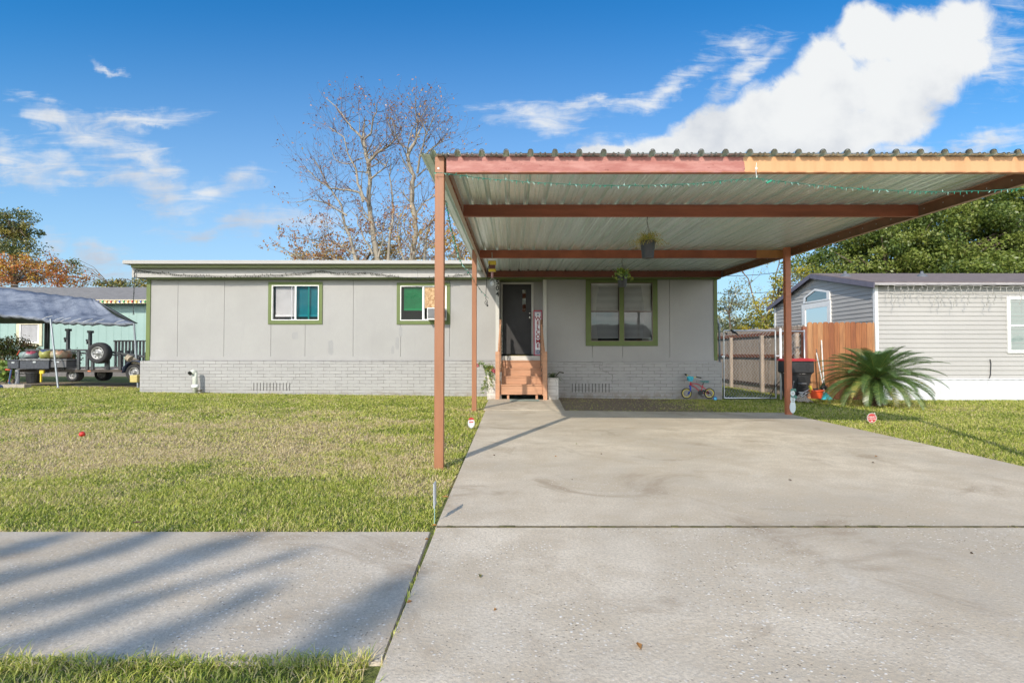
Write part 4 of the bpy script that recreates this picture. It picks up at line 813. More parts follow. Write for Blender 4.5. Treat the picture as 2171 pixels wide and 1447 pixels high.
# icicle lights
ic = M('icicle_wire', (.36, .35, .32), .5); mb = MB(); r_ = random.Random(4); px = 1862; run = []
t_ = thing('icicle_lights', 'white icicle light strands hanging under the eave of the beige trailer', 'string lights', (X(2000, 13.6), 13.7, zE)); 
while px < 2200: run.append(P(px, 604.5+(px-1860)*.008+r_.uniform(-1.5, 2), 13.72)); px += 7
mb.tube(run, .006, 4); obj('cord', mb, ic, t_)
for i in range(3, len(run), 2):
    L_ = r_.choice([8, 16, 24, 34, 42])*.95; q = run[i]; mb = MB(); pts = [Vector(q)]; n = int(L_/4)+1
    for k in range(n): pts.append(Vector((q.x+r_.uniform(-.03, .03)-.02*sin(k), q.y, q.z-(k+1)*4/82)))
    mb.tube(pts, .0045, 4)
    for p_ in pts[1:]: mb.tube([p_, p_+Vector((.012*r_.choice((-1, 1)), 0, -.035))], .008, 4)
    obj('icicle_strand', mb, ic, t_)
# ================= fences and gate =================
cedar = [M('cedar_'+c, v, .8, var=.22, scale=7, stretch=(5, 5, .35), bump=.3) for c, v in (('a', (.30, .115, .045)), ('b', (.35, .155, .065)), ('c', (.24, .085, .035)), ('d', (.40, .20, .09)))]
fen = thing('wood_fence', 'orange cedar picket fence panel behind the sago palm', 'fence', (X(1784, YN-.05), YN-.05, 0)); YF2 = YN-.08
mb = MB(); px = 1712.; k = 0; r_ = random.Random(9)
while px < 1852:
    w_ = r_.uniform(10.8, 12.4); xa, xb = X(px, YF2), X(min(px+w_, 1855), YF2); zt_ = Z(682.5+r_.uniform(-.8, .8), YF2); mb = MB(); d_ = .022; mb.prism([(xa+.003, -.15), (xb-.003, -.15), (xb-.003, zt_-.05), (xb-d_, zt_-.008), ((xa+xb)/2, zt_), (xa+d_, zt_-.008), (xa+.003, zt_-.05)], YF2, YF2+.018); obj('picket', mb, cedar[[3, 1, 3, 0, 2, 0, 1, 0, 2, 0, 0, 1][k % 12]], fen); px += w_; k += 1
mb = MB()
for z_ in (.35, 1.0, 1.65): mb.box(X(1712, YF2), X(1855, YF2), YF2+.02, YF2+.06, z_, z_+.09)
obj('rail', mb, cedar[2], fen)
mb = MB(); mb.box(X(1703, YF2), X(1711.6, YF2), YF2, YF2+.09, -.2, Z(692, YF2)); obj('fence_post', mb, M('red_brown_post', (.25, .09, .05), .7, var=.15), fen)
grey_w = [M('grey_fence_'+c, v, .9, var=.25, scale=6, stretch=(5, 5, .4), bump=.3) for c, v in (('a', (.42, .34, .27)), ('b', (.36, .30, .25)), ('c', (.46, .38, .31)))]
bf = thing('weathered_fence', 'long weathered grey board fence running back behind the chain link gate', 'fence', (7.66, 18, 0)); XF = 7.62
mb = MB(); y_ = 14.12; k = 0
while y_ < 24.5:
    zt_ = 1.83+.02*sin(y_*3)+random.uniform(-.02, .02); mb = MB(); mb.prismx([(y_+.004, -.1), (y_+.136, -.1), (y_+.136, zt_-.03), (y_+.11, zt_), (y_+.03, zt_), (y_+.004, zt_-.03)], XF, XF+.02); obj('board', mb, random.choice(grey_w), bf); y_ += .142; k += 1
for z_ in (.95, 1.60):
    mb = MB(); mb.box(XF-.045, XF-.001, 14.1, 24.5, z_, z_+.10); obj('rail', mb, M('rust_rail', (.25, .10, .055), .8, var=.2), bf)
mb = MB(); mb.box(XF-.045, XF-.001, 14.1, 24.5, .10, .17); obj('rail', mb, M('dark_rail', (.10, .07, .05), .8), bf)
for y_ in (14.3, 16.3, 18.6, 21): mb = MB(); mb.box(XF-.14, XF-.047, y_, y_+.09, -.1, 1.62); obj('fence_post', mb, grey_w[2], bf)
def chainlink(x0, x1, z0, z1, Y, s=.078):
    """one strand zigzag per column, like real chain link"""
    V_ = MB(); n = int((x1-x0)/s); m_ = int((z1-z0)/s)
    for i in range(n):
        xa = x0+i*s; pts = [Vector((xa+(s*1.02 if j % 2 else -.02*s), Y+(.003 if j % 2 else -.003), z0+j*s)) for j in range(m_+1)]; V_.tube(pts, .0058, 3, False)
    return V_
gt = thing('chain_link_gate', 'galvanized chain link gate between the house corner and the bin', 'gate', (X(1588, 13.7), 13.7, 0)); YG = 13.72
gx0, gx1, gz0, gz1 = X(1534.5, YG), X(1644, YG), g(5.5, YG)+.02, Z(700.5, YG)
for pts in ([(gx0, gz0), (gx0, gz1)], [(gx1, gz0), (gx1, gz1)], [(gx0, gz0), (gx1, gz0)], [(gx0, gz1), (gx1, gz1)]):
    mb = MB(); mb.tube([Vector((a_, YG, b_)) for a_, b_ in pts], .019, 10); obj('tube_frame', mb, steel, gt)
obj('mesh_panel', chainlink(gx0+.02, gx1-.05, gz0+.02, gz1-.02, YG), M('wire_dull', (.60, .60, .58), .5, .1), gt)
mb = MB(); mb.box(gx0-.06, gx0+.02, YG-.03, YG+.03, .98, 1.02); obj('hinge', mb, steel, gt); mb = MB(); mb.box(gx1-.02, gx1+.10, YG-.03, YG+.03, 1.0, 1.035); obj('latch', mb, steel, gt)
cf = thing('chain_link_fence', 'short white chain link panel with round posts behind the bin', 'fence', (X(1680, YG), YG, 0))
for a_, top, mt, r in ((1655, 697.5, M('white_post', (.66, .68, .70), .4), .030), (1705.5, 700, steel, .018)): mb = MB(); xx = X(a_, YG); mb.tube([Vector((xx, YG, -.15)), Vector((xx, YG, Z(top, YG)))], r, 12); mb.ell((xx, YG, Z(top, YG)), (r*1.1, r*1.1, r), 10, 6); obj('post', mb, mt, cf, smooth=True)
mb = MB(); mb.tube([P(1655, 702, YG), P(1706, 702, YG)], .017, 8); obj('top_rail', mb, steel, cf)
obj('mesh_panel', chainlink(X(1659, YG), X(1704, YG), .1, Z(703, YG), YG), M('wire_bright', (.62, .62, .62), .45, .3), cf)
mb = MB(); xx = X(1525.5, 13.8); mb.tube([Vector((xx, 13.8, -.1)), Vector((xx, 13.8, Z(690, 13.8))), Vector((xx-.05, 13.8, Z(680, 13.8))), Vector((xx-.09, 13.8, Z(668, 13.8)))], .026, 10); obj('gate_post', mb, M('blue_grey_pipe', (.25, .29, .34), .5, .3), None, 'blue grey pipe gate post with a bent top at the house corner', 'post', smooth=True)
mb = MB(); mb.tube([P(1549, 698, 13.68), P(1554, 703, 13.66), P(1561, 706, 13.66), P(1566, 711, 13.68)], [.012, .035, .02, .01], 6); mb.tube([P(1538, 704, 13.68), P(1541, 709, 13.67)], [.01, .022], 5); obj('black_cloth', mb, black_pl, None, 'twist of black cloth tied on the top bar of the gate', 'cloth')
# ================= wheelie bin =================
bn = thing('wheelie_bin', 'charcoal wheeled rubbish bin with red lid beside the right post', 'bin', (X(1690, 13.2), 13.3, g(7, 13.2))); Y0 = 13.12
body = M('charcoal_plastic', (.035, .036, .04), .5, var=.15, scale=5, bump=.15); redl = M('red_lid', (.42, .035, .04), .42, var=.1)
zb0 = g(7, 13.2)+.02; zt_ = Z(765.5, Y0); xa, xb = X(1677, Y0), X(1726, Y0); mb = MB()
lv = [(zb0+.02, .115, .18), (zb0+.05, .10, .16), (zt_-.34, .045, .05), (zt_-.30, .03, .03), (zt_-.27, -.005, 0), (zt_, 0, 0)]; vs = []
for z_, ix, iy in lv: vs += [(xa+ix, Y0+iy, z_), (xb-ix*.9, Y0+iy, z_), (xb-ix*.9, Y0+.66-iy*.3, z_), (xa+ix, Y0+.66-iy*.3, z_)]
mb.addv(vs, [(4*i+k, 4*i+(k+1) % 4, 4*i+4+(k+1) % 4, 4*i+4+k) for i in range(5) for k in range(4)]+[(3, 2, 1, 0), (20, 21, 22, 23)]); obj('bin_body', mb, body, bn, bevel=.018)
mb = MB()
for i in range(12): x = X(1682, Y0)+.035*i; mb.box(x, x+.008, Y0-.008, Y0+.01, zt_-.22, zt_-.03)
obj('ribbing', mb, body, bn)
mb = MB(); mb.box(xa-.02, xb+.03, Y0-.035, Y0+.68, zt_+.002, zt_+.035); mb.box(xa+.0, xb+.0, Y0-.01, Y0+.64, zt_+.036, zt_+.062); mb.box((xa+xb)/2-.08, xb-.1, Y0+.02, Y0+.1, zt_+.063, zt_+.075); obj('lid', mb, redl, bn, bevel=.014)
# front recess with handle bar
cx_ = X(1701.5, Y0); zr = Z(812, Y0); mb = MB(); arc = [(cx_+.10*cos(a_)*1.0, zr+.12*sin(a_)+.05) for a_ in np.linspace(0, pi, 12)]; mb.prism([(cx_-.10, zr-.08)]+arc[::-1]+[(cx_+.10, zr-.08)], Y0+.055, Y0+.075); obj('recess', mb, M('darker_plastic', (.015, .015, .017), .5), bn)
mb = MB(); mb.tube([Vector((cx_-.10, Y0+.035, zr-.01)), Vector((cx_+.10, Y0+.035, zr-.01))], .012, 8); obj('grab_bar', mb, M('grey_bar', (.32, .33, .34), .35, .5), bn)
wt = M('bin_white_print', (.72, .72, .72), .6)
mb = MB(); c = P(1702.5, 791, Y0); mb.text('II.YIELD', .045, c.x, Y0+.03, c.z, .002); obj('printed_text', mb, wt, bn)
mb = MB(); Rz = Matrix.Rotation(-pi/2, 4, 'Z') @ Matrix.Rotation(pi/2, 4, 'X')
for py, hw in ((783, .12), (790, .09)): zc_ = Z(py, Y0+.3); mb.box(xa+.016, xa+.02, Y0+.33-hw, Y0+.33+hw, zc_-.014, zc_+.014)
mb.lathe([(0, 0), (.05, 0), (.05, .003), (0, .003)], (xa+.02, Y0+.33, Z(775, Y0+.3)), 10, 'x'); obj('printed_emblem', mb, wt, bn)
for xx in (xa+.02, ): 
    mb = MB(); mb.lathe([(.02, -.09), (.125, -.09), (.135, -.07), (.135, -.0), (.125, .02), (.02, .02)], (xa+.03, Y0-.0+.10, zb0+.11), 20, 'x'); mb.v = [((v_[0]-(xa+.03))*.5+(xa+.03)-.02, v_[1], v_[2]) for v_ in mb.v]; obj('wheel', mb, black_pl, bn)
# ================= kid's bike =================
bk = thing('kids_bike', 'small red and blue bike with yellow rims leaning by the brick skirting', 'bicycle', (X(1480, 13.35), 13.35, g(4.7, 13.35))); YK = 13.36
def BP(px, py, dy=0.): p_ = P(px, py, YK); return Vector((p_.x, YK+dy, p_.z))
redp = M('bike_red', (.50, .03, .05), .3); bluep = M('bike_blue', (.02, .06, .45), .3); blk = black_pl; yel = M('rim_yellow', (.72, .62, .10), .4)
def q(u, v): return (1430+u/18.09, 780+v/18.09)      # zoom coordinates of the close up
for (u, v, nm) in ((463, 965, 0), (1335, 965, 0)):
    c = BP(*q(u, v)); R = 205/18.09/F*YK; w_ = .022; mb = MB()
    mb.lathe([(R*.80, -w_*.6), (R*.88, -w_), (R*.97, -w_*.7), (R, 0), (R*.97, w_*.7), (R*.88, w_), (R*.80, w_*.6), (R*.80, -w_*.6)], c, 28, 'y'); wh = obj('wheel', mb, blk, bk, smooth=True)
    mb = MB(); mb.lathe([(R*.68, -.012), (R*.80, -.014), (R*.80, .014), (R*.68, .012), (R*.68, -.012)], c, 28, 'y'); obj('rim', mb, yel, wh)
    mb = MB(); mb.lathe([(0, -.03), (.014, -.03), (.014, .03), (0, .03)], c, 10, 'y')
    for k in range(10): a_ = k*pi/5; mb.tube([c, c+Vector((R*.7*cos(a_), 0, R*.7*sin(a_)))], .0016, 3)
    obj('spokes', mb, steel, wh)
def fr_(name, pts, r, mat, dy=0, n=8): mb = MB(); mb.tube([BP(*q(*p_), dy) for p_ in pts], r, n); return obj(name, mb, mat, bk, smooth=True)
fr_('frame', [(610, 620), (720, 590), (820, 595), (930, 630), (1010, 690), (1100, 740), (1180, 790), (1260, 870), (1370, 985)], .0115, redp)
fr_('frame_tube', [(620, 650), (740, 690), (830, 760), (900, 830), (960, 890), (1010, 930)], .0125, redp); fr_('frame_tube', [(1090, 640), (1060, 760), (1010, 930)], .011, redp); fr_('frame_tube', [(1010, 930), (1180, 960), (1370, 985)], .010, redp); fr_('head_tube', [(635, 540), (595, 650)], .018, redp)
fr_('seat_post', [(1110, 560), (1090, 650)], .009, blk)
for dy in (-.03, .03): fr_('fork_blade', [(590, 665), (615, 760), (590, 880), (540, 975), (480, 985)], .0115, bluep, dy)
mb = MB(); c = BP(*q(1150, 515)); mb.addv([(c.x-.125, YK-.018, c.z+.016), (c.x-.125, YK+.018, c.z+.016), (c.x-.02, YK+.05, c.z+.022), (c.x+.10, YK+.07, c.z+.026), (c.x+.10, YK-.07, c.z+.026), (c.x-.02, YK-.05, c.z+.022), (c.x-.10, YK-.012, c.z-.002), (c.x-.10, YK+.012, c.z-.002), (c.x-.02, YK+.03, c.z-.028), (c.x+.08, YK+.05, c.z-.034), (c.x+.08, YK-.05, c.z-.034), (c.x-.02, YK-.03, c.z-.028)], [(5,4,3,2,1,0), (6,7,8,9,10,11), (0,1,7,6), (1,2,8,7), (2,3,9,8), (3,4,10,9), (4,5,11,10), (5,0,6,11)]); obj('saddle', mb, M('teal_saddle', (.14, .30, .30), .5, var=.5, scale=60), bk, bevel=.008)
mb = MB(); hb = [BP(*q(520, 270), .10), BP(*q(570, 320), .05), BP(*q(640, 420), 0), BP(*q(640, 530), 0)]; mb.tube(hb, .008, 6); mb.tube([BP(*q(640, 420), 0), BP(*q(720, 345), -.04), BP(*q(800, 340), -.09), BP(*q(880, 352), -.12)], .008, 6); obj('handlebar', mb, yel, bk)
mb = MB(); mb.tube([BP(*q(790, 330), -.08), BP(*q(930, 360), -.15)], .014, 8); mb.ell(BP(*q(935, 358), -.155), (.01, .01, .022), 8, 5); mb2 = MB(); mb2.tube([BP(*q(485, 235), .16), BP(*q(530, 285), .10)], .015, 8); mb2.ell(BP(*q(500, 258), .13), (.026, .02, .026), 8, 5); obj('grip', mb, blk, bk); obj('grip', mb2, blk, bk)
mb = MB(); c = [BP(*q(u, v), -.05) for u, v in ((480, 330), (560, 300), (720, 330), (700, 430), (650, 520), (510, 490))]; mb.addv(c+[c_+Vector((.0, .09, 0)) for c_ in c], [tuple(range(6)), tuple(range(11, 5, -1))]+[(i, 6+i, 6+(i+1) % 6, (i+1) % 6) for i in range(6)]); obj('basket', mb, M('turquoise_basket', (.02, .38, .50), .4, var=.5, scale=30), bk, bevel=.006)
mb = MB(); c = BP(*q(980, 940), -.03); mb.lathe([(0, -.006), (.062, -.006), (.062, .006), (0, .006)], c, 20, 'y'); mb.tube([c, c+Vector((.03, -.02, -.075))], .007, 5); mb.box(c.x-.01, c.x+.065, YK-.09, YK-.04, c.z-.095, c.z-.075); obj('crank_set', mb, blk, bk)
mb = MB(); mb.tube([BP(*q(1000, 900), -.03), BP(*q(1100, 870), -.03), BP(*q(1360, 960), -.03)], .015, 6); obj('chain_guard', mb, blk, bk)
mb = MB(); c = BP(*q(1495, 1150), -.11); mb.lathe([(.0, -.012), (.048, -.012), (.052, 0), (.048, .012), (0, .012)], c, 18, 'y'); tw = obj('training_wheel', mb, M('tw_blue', (.02, .10, .35), .4), bk); mb = MB(); mb.lathe([(0, -.016), (.034, -.016), (.034, -.0125), (0, -.0125)], c, 14, 'y'); obj('hub_cap', mb, M('tw_cyan', (.10, .50, .75), .4), tw); mb = MB(); mb.tube([BP(*q(1370, 985), -.03), BP(*q(1400, 1060), -.08), c], .006, 5); obj('stabiliser_arm', mb, blk, bk)
# ================= sago palm =================
cx_, cy_ = X(1857, 12.25), 12.25; base = g(cx_, cy_); pl = thing('sago_palm', 'large sago palm with arching feathery fronds in front of the orange fence', 'palm', (cx_, cy_, base)); r_ = random.Random(12)
mb = MB(); rr = [(.05, -.1), (.13, 0)]
for k in range(10): rr += [(.15-.002*k, .02+k*.055), (.115, .05+k*.055)]
rr += [(.08, .62), (0, .66)]; mb.lathe(rr, (cx_, cy_, base), 14); obj('trunk', mb, M('palm_trunk', (.10, .065, .035), .95, var=.5, scale=30, bump=.9), pl)
palm_leaf = leafmat('palm_leaflet', [(.06, .12, .03), (.12, .21, .05), (.27, .35, .08), (.50, .40, .10)], .2, .12)
for k in range(92):
    tier = k/92; a_ = k*2.39996+r_.uniform(-.15, .15); el = 1.38-1.75*tier**.85+r_.uniform(-.07, .07); Ln = r_.uniform(1.2, 1.42)*(.66+.34*min(1, tier*2.6))*(.78 if tier < .08 else 1)*(1-.06*(tier > .75)); dh = Vector((cos(a_), sin(a_), 0)); st = Vector((cx_, cy_, base+.60))
    if tier > .9: Ln *= .72
    pts = []; pos_ = st.copy(); ang = el; nseg = 16; drp = (.045 + .040*tier)*r_.uniform(.8, 1.25)
    for s_ in range(nseg+1): pts.append(pos_.copy()); pos_ = pos_+(dh*cos(ang)+Vector((0, 0, sin(ang))))*(Ln/nseg); ang -= drp*(.4+s_/nseg*1.2)
    V_ = []; Lp = []; T_ = []; sd = Vector((-sin(a_), cos(a_), 0)); rad = .008; yel_ = .85 if (tier > .62 and r_.random() < .5) else .0
    for i, p_ in enumerate(pts):
        rr = rad*(1-.8*i/nseg); V_ += [tuple(p_-sd*rr), tuple(p_+sd*rr)]; T_ += [.8, .8]
        if i: b = len(V_); Lp.append((b-4, b-3, b-1, b-2))
    nl = 66
    for j in range(5, nl):
        f = j/nl; ii_ = min(nseg-1, int(f*nseg)); q0 = pts[ii_].lerp(pts[ii_+1], f*nseg-ii_); tg = (pts[ii_+1]-pts[ii_]).normalized(); nrm = sd.cross(tg).normalized()
        if nrm.z < 0: nrm = -nrm
        ll = .175*(sin(pi*min(1, f*1.02)**.75)**.6)+.02; w_ = .0062
        for sg_ in (-1, 1):
            dv = (sd*sg_*.80+tg*.62+nrm*(.38+.15*r_.random())).normalized(); e1 = q0+dv*ll*.6; e2 = q0+dv*ll-Vector((0, 0, .012+.01*r_.random())); b = len(V_)
            V_ += [tuple(q0-tg*w_), tuple(q0+tg*w_), tuple(e1+tg*w_*.8), tuple(e1-tg*w_*.8), tuple(e2+tg*.0008), tuple(e2-tg*.0008)]; tv = min(1, max(0, .22+r_.uniform(-.2, .25)+(yel_*(f*1.1) if r_.random() < .8 else 0)*.9)); T_ += [tv]*6; Lp += [(b, b+1, b+2, b+3), (b+3, b+2, b+4, b+5)]
    fastmesh('frond', V_, Lp, 4, palm_leaf, pl, attr=T_)
# ================= junk beside the bin =================
def pole(name, pts, r, mat, lbl, cat, extra=None, Y=13.6):
    mb = MB(); mb.tube(pts, r, 8); t_ = thing(name, lbl, cat, pts[0]); obj('handle', mb, mat, t_)
    if extra: extra(t_)
alum = M('white_pole', (.66, .66, .64), .4); 
def head_mop(t_): mb = MB(); c = P(1746, 817, 13.1); mb.lathe([(.02, .06), (.05, .0), (.09, -.06), (.06, -.1), (0, -.1)], c, 10); obj('mop_head', mb, black_pl, t_)
pole('mop', [P(1747, 815, 13.15), P(1741.5, 721, 13.75)], .013, alum, 'white handled mop leaning highest against the cedar fence', 'mop', head_mop)
def head_br(t_): mb = MB(); a_, b_ = P(1741, 834, 12.9), P(1762, 846, 12.9); mb.addv([(a_.x, 12.85, a_.z), (a_.x+.10, 12.85, a_.z+.03), (b_.x, 12.8, b_.z), (a_.x-.06, 12.8, b_.z), (a_.x, 13.0, a_.z), (a_.x+.10, 13.0, a_.z+.03), (b_.x, 13.05, b_.z), (a_.x-.06, 13.05, b_.z)], [(0,1,2,3), (7,6,5,4), (0,4,5,1), (1,5,6,2), (2,6,7,3), (3,7,4,0)]); obj('dustpan_scoop', mb, M('turquoise_plastic', (.05, .42, .55), .35, var=.3), t_, bevel=.01)
pole('long_dustpan', [P(1749, 836, 12.95), P(1731, 748, 13.65)], .012, alum, 'turquoise dustpan with a long white handle leaning at the fence', 'dustpan', head_br)
pole('broom_stick', [P(1750, 836, 13.0), P(1730.5, 740, 13.72)], .011, M('dark_pole', (.10, .09, .08), .5), 'dark tipped broom handle crossing the other handles', 'broom stick')
bu = thing('toy_bucket', 'bright red orange plastic wagon tub holding toys by the palm', 'bucket', P(1731, 845, 12.9)); c = P(1731, 844, 12.85)
mb = MB(); rt_, rb_ = .155, .11; mb.lathe([(0, 0), (rb_, 0), (rt_*.96, .17), (rt_*1.1, .175), (rt_*1.1, .20), (rt_, .20), (rt_*.9, .17), (0, .15)], c, 20); obj('tub', mb, M('red_orange_plastic', (.68, .09, .03), .35), bu, smooth=False)
mb = MB(); mb.box(c.x-.11, c.x-.06, 12.82, 12.86, c.z+.14, c.z+.3); mb.v = [(v_[0]-(v_[2]-c.z)*.25, v_[1], v_[2]) for v_ in mb.v]; obj('yellow_spade', mb, M('toy_yellow', (.75, .6, .05), .4), bu); mb = MB(); mb.box(c.x-.09, c.x+.02, 12.79, 12.82, c.z+.12, c.z+.24); mb.v = [(v_[0]+(c.z+.2-v_[2])*.4, v_[1], v_[2]) for v_ in mb.v]; obj('black_brush', mb, black_pl, bu)
sc = thing('folded_scaffold', 'heap of bent white tubes and folded cloth beside the bin wheel', 'tubes', P(1705, 845, 12.9))
for a_, b_ in (((1697, 838), (1718, 823)), ((1696, 834), (1720, 826)), ((1699, 841), (1719, 829)), ((1694, 831), (1716, 834)), ((1690, 842), (1717, 838))): mb = MB(); mb.tube([P(*a_, 12.8), P((a_[0]+b_[0])/2, (a_[1]+b_[1])/2-1, 12.95), P(*b_, 13.0)], .011, 6); obj('bent_tube', mb, alum, sc)
mb = MB(); r2 = random.Random(3); vs = []; n = 9
for j in range(n+1):
    for i in range(n+1): vs.append((X(1684, 12.9)+(X(1716, 12.9)-X(1684, 12.9))*i/n, 12.75+.35*j/n, g(7, 12.9)+.02+.16*sin(pi*i/n)*sin(pi*j/n)+r2.uniform(0, .035)))
mb.addv(vs, [(j*(n+1)+i, j*(n+1)+i+1, (j+1)*(n+1)+i+1, (j+1)*(n+1)+i) for j in range(n) for i in range(n)]); obj('cloth', mb, M('taupe_cloth', (.36, .31, .25), .9, var=.2, scale=10), sc)
mb = MB(); c = P(1648, 832, 13.3); mb.tube([P(1630, 838, 13.5), P(1645, 818, 13.5), P(1653, 808, 13.5)], .01, 5); mb.tube([P(1632, 845, 13.45), P(1640, 826, 13.5)], .01, 5); obj('dark_branch', mb, M('dark_stick', (.05, .04, .03), .9), None, 'dark bent rod leaning between the gate and the bin', 'rod')
# ================= lawn ornaments =================
sw = thing('snowman_stake', 'tall white snowman yard stake with green scarf in front of the right post', 'yard stake', (X(1681.5, 9.75), 9.75, g(5, 9.7))); Y = 9.74
def sp_(px, py): p_ = P(px, py, Y); return (p_.x, p_.z)
def disc(pxc, pyc, rx, ry, n=24): return [(lambda c: (c[0], c[1]))(sp_(pxc+rx*cos(a_), pyc+ry*sin(a_))) for a_ in np.linspace(0, 2*pi, n, endpoint=False)]
swm = M('snow_white_board', (.62, .70, .72), .5, var=.04)
mb = MB(); mb.prism(disc(1681, 862.5, 6.2, 12.8), Y, Y+.012); mb.prism(disc(1681, 845, 5.0, 8.5), Y-.003, Y+.009); mb.prism(disc(1680.5, 833, 4.6, 5.5), Y-.006, Y+.006); obj('body', mb, swm, sw)
mb = MB(); mb.prism([sp_(675, 831), sp_(675, 825), sp_(679, 823.5), sp_(688, 824)] and [sp_(1675.5, 830), sp_(1675.5, 825), sp_(1678, 823), sp_(1687, 823.5), sp_(1687.5, 830), sp_(1684, 828), sp_(1678, 828)], Y-.012, Y-.004); mb.prism([sp_(1675.5, 836.5), sp_(1680.5, 839.5), sp_(1686, 836.5), sp_(1690, 841), sp_(1687, 846), sp_(1683, 841.5), sp_(1678.5, 842), sp_(1675.5, 840)], Y-.012, Y-.004); obj('hat_and_scarf', mb, M('scarf_green', (.10, .24, .20), .7, var=.3, scale=60), sw)
for py in (843.5, 847, 850.8): mb = MB(); mb.prism(disc(1681, py, 1.0, 1.0, 10), Y-.010, Y-.004); obj('button', mb, black_pl, sw)
mb = MB()
for px in (1679, 1682.5): mb.prism(disc(px, 832, .6, .6, 8), Y-.012, Y-.007)
obj('eyes', mb, black_pl, sw); mb = MB(); mb.prism(disc(1680.8, 834.2, .8, .8, 8), Y-.014, Y-.007); obj('nose', mb, M('carrot_red', (.5, .12, .06), .6), sw)
mb = MB(); a_, b_ = P(1681, 870, Y+.005), P(1681.3, 879, Y+.005); mb.tube([b_, a_], .004, 5); c = P(1679.5, 818, Y); mb.tube([P(1680, 824, Y), P(1683, 808.5, Y+.1)], .002, 4); mb.ell(P(1683, 808.5, Y+.09), (.011, .008, .011), 8, 5); obj('stake_rod', mb, steel, sw)
ms_ = thing('christmas_stake', 'round red MERRY CHRISTMAS yard stake on the shaded right lawn', 'yard stake', G(1848, 897)); p0 = G(1848, 897); Y = p0.y; kk = Y/F
c = P(1848, 885.5, Y); mb = MB(); mb.lathe([(0, -.004), (9.6*kk, -.004), (9.6*kk, .004), (0, .004)], c, 28, 'y'); obj('red_disc', mb, M('christmas_red', (.50, .045, .045), .4), ms_)
mb = MB(); mb.lathe([(9.2*kk, -.006), (10.3*kk, -.006), (10.3*kk, .002), (9.2*kk, .002)], c, 28, 'y'); mb.box(c.x+4*kk, c.x+7*kk, Y-.006, Y, c.z+8*kk, c.z+11*kk); obj('silver_rim', mb, M('silver_rim', (.62, .55, .54), .4, .2), ms_)
mb = MB(); mb.text('MERRY', .040, c.x, Y-.007, c.z+.014, .001); mb.text('CHRISTMAS', .026, c.x, Y-.007, c.z-.018, .001); mb.box(c.x-.012, c.x+.012, Y-.007, Y-.005, c.z-.055, c.z-.040); obj('lettering', mb, M('print_white', (.8, .78, .75), .5), ms_)
mb = MB(); mb.tube([(c.x, Y, p0.z-.05), (c.x, Y, c.z)], .004, 5); obj('stake_rod', mb, steel, ms_)
p0 = G(1000, 911); Y = p0.y; os_ = thing('oval_stake', 'white oval yard stake with a red top edge beside the driveway', 'yard stake', p0); c = P(999, 895, Y); kk = Y/F
mb = MB(); mb.prism([(c.x+7.2*kk*cos(a_), c.z-1.2*kk+10.5*kk*sin(a_)) for a_ in np.linspace(0, 2*pi, 24, endpoint=False)], Y, Y+.006); obj('white_oval', mb, M('grey_white_acrylic', (.52, .54, .58), .35), os_)
mb = MB(); mb.prism([(c.x+7.4*kk*cos(a_), c.z+2*kk+8.5*kk*sin(a_)) for a_ in np.linspace(.35, pi-.5, 10)]+[(c.x-4.2*kk, c.z+5.2*kk), (c.x+3.5*kk, c.z+6*kk)], Y-.004, Y-.001); obj('red_top', mb, M('cap_red', (.42, .03, .03), .5), os_)
mb = MB(); mb.box(c.x-4.4*kk, c.x+4.4*kk, Y-.004, Y-.001, c.z-.4*kk, c.z+2.4*kk); obj('red_band', mb, M('band_red', (.45, .12, .10), .5), os_); mb = MB(); mb.box(c.x-1.6*kk, c.x+3.6*kk, Y-.006, Y-.001, c.z-9.8*kk, c.z-4.5*kk); obj('solar_box', mb, white_vinyl, os_)
mb = MB(); mb.tube([(c.x, Y+.003, p0.z-.03), (c.x, Y+.003, c.z-.05)], .0035, 5); obj('stake_rod', mb, steel, os_)
p0 = G(921, 1112); Y = p0.y; es = thing('edge_on_stake', 'grey yard stake seen edge on between the post and the sidewalk corner', 'yard stake', p0); a_, b_ = P(921.5, 1074, Y), P(920.5, 1024, Y); mb = MB(); 
wd = .09; mb.addv([(a_.x-.004, Y-.03, a_.z), (a_.x+.004, Y-.03, a_.z), (a_.x+.004, Y+.05, a_.z+.01), (a_.x-.004, Y+.05, a_.z+.01), (b_.x-.004, Y-.02, b_.z), (b_.x+.004, Y-.02, b_.z), (b_.x+.004, Y+.06, b_.z), (b_.x-.004, Y+.06, b_.z)], [(0,1,5,4), (1,2,6,5), (2,3,7,6), (3,0,4,7), (4,5,6,7), (3,2,1,0)]); obj('board', mb, M('clear_grey_board', (.36, .39, .42), .4), es)
mb = MB(); mb.tube([p0, P(921.5, 1074, Y)], .003, 5); obj('stake_rod', mb, M('greenish_clear', (.25, .4, .36), .3), es)
p0 = G(174, 925); mb = MB(); mb.ell((p0.x, p0.y, p0.z+.032), (.036, .036, .034), 16, 10); obj('red_ball', mb, M('ball_red', (.50, .03, .02), .35, var=.4, scale=30), None, 'small red ball lying in the dry grass of the left lawn', 'ball', smooth=True)
r_ = random.Random(21); lm = [M('dead_leaf_'+c_, v_, .8) for c_, v_ in (('a', (.34, .17, .05)), ('b', (.09, .06, .035)), ('c', (.20, .19, .06)))]
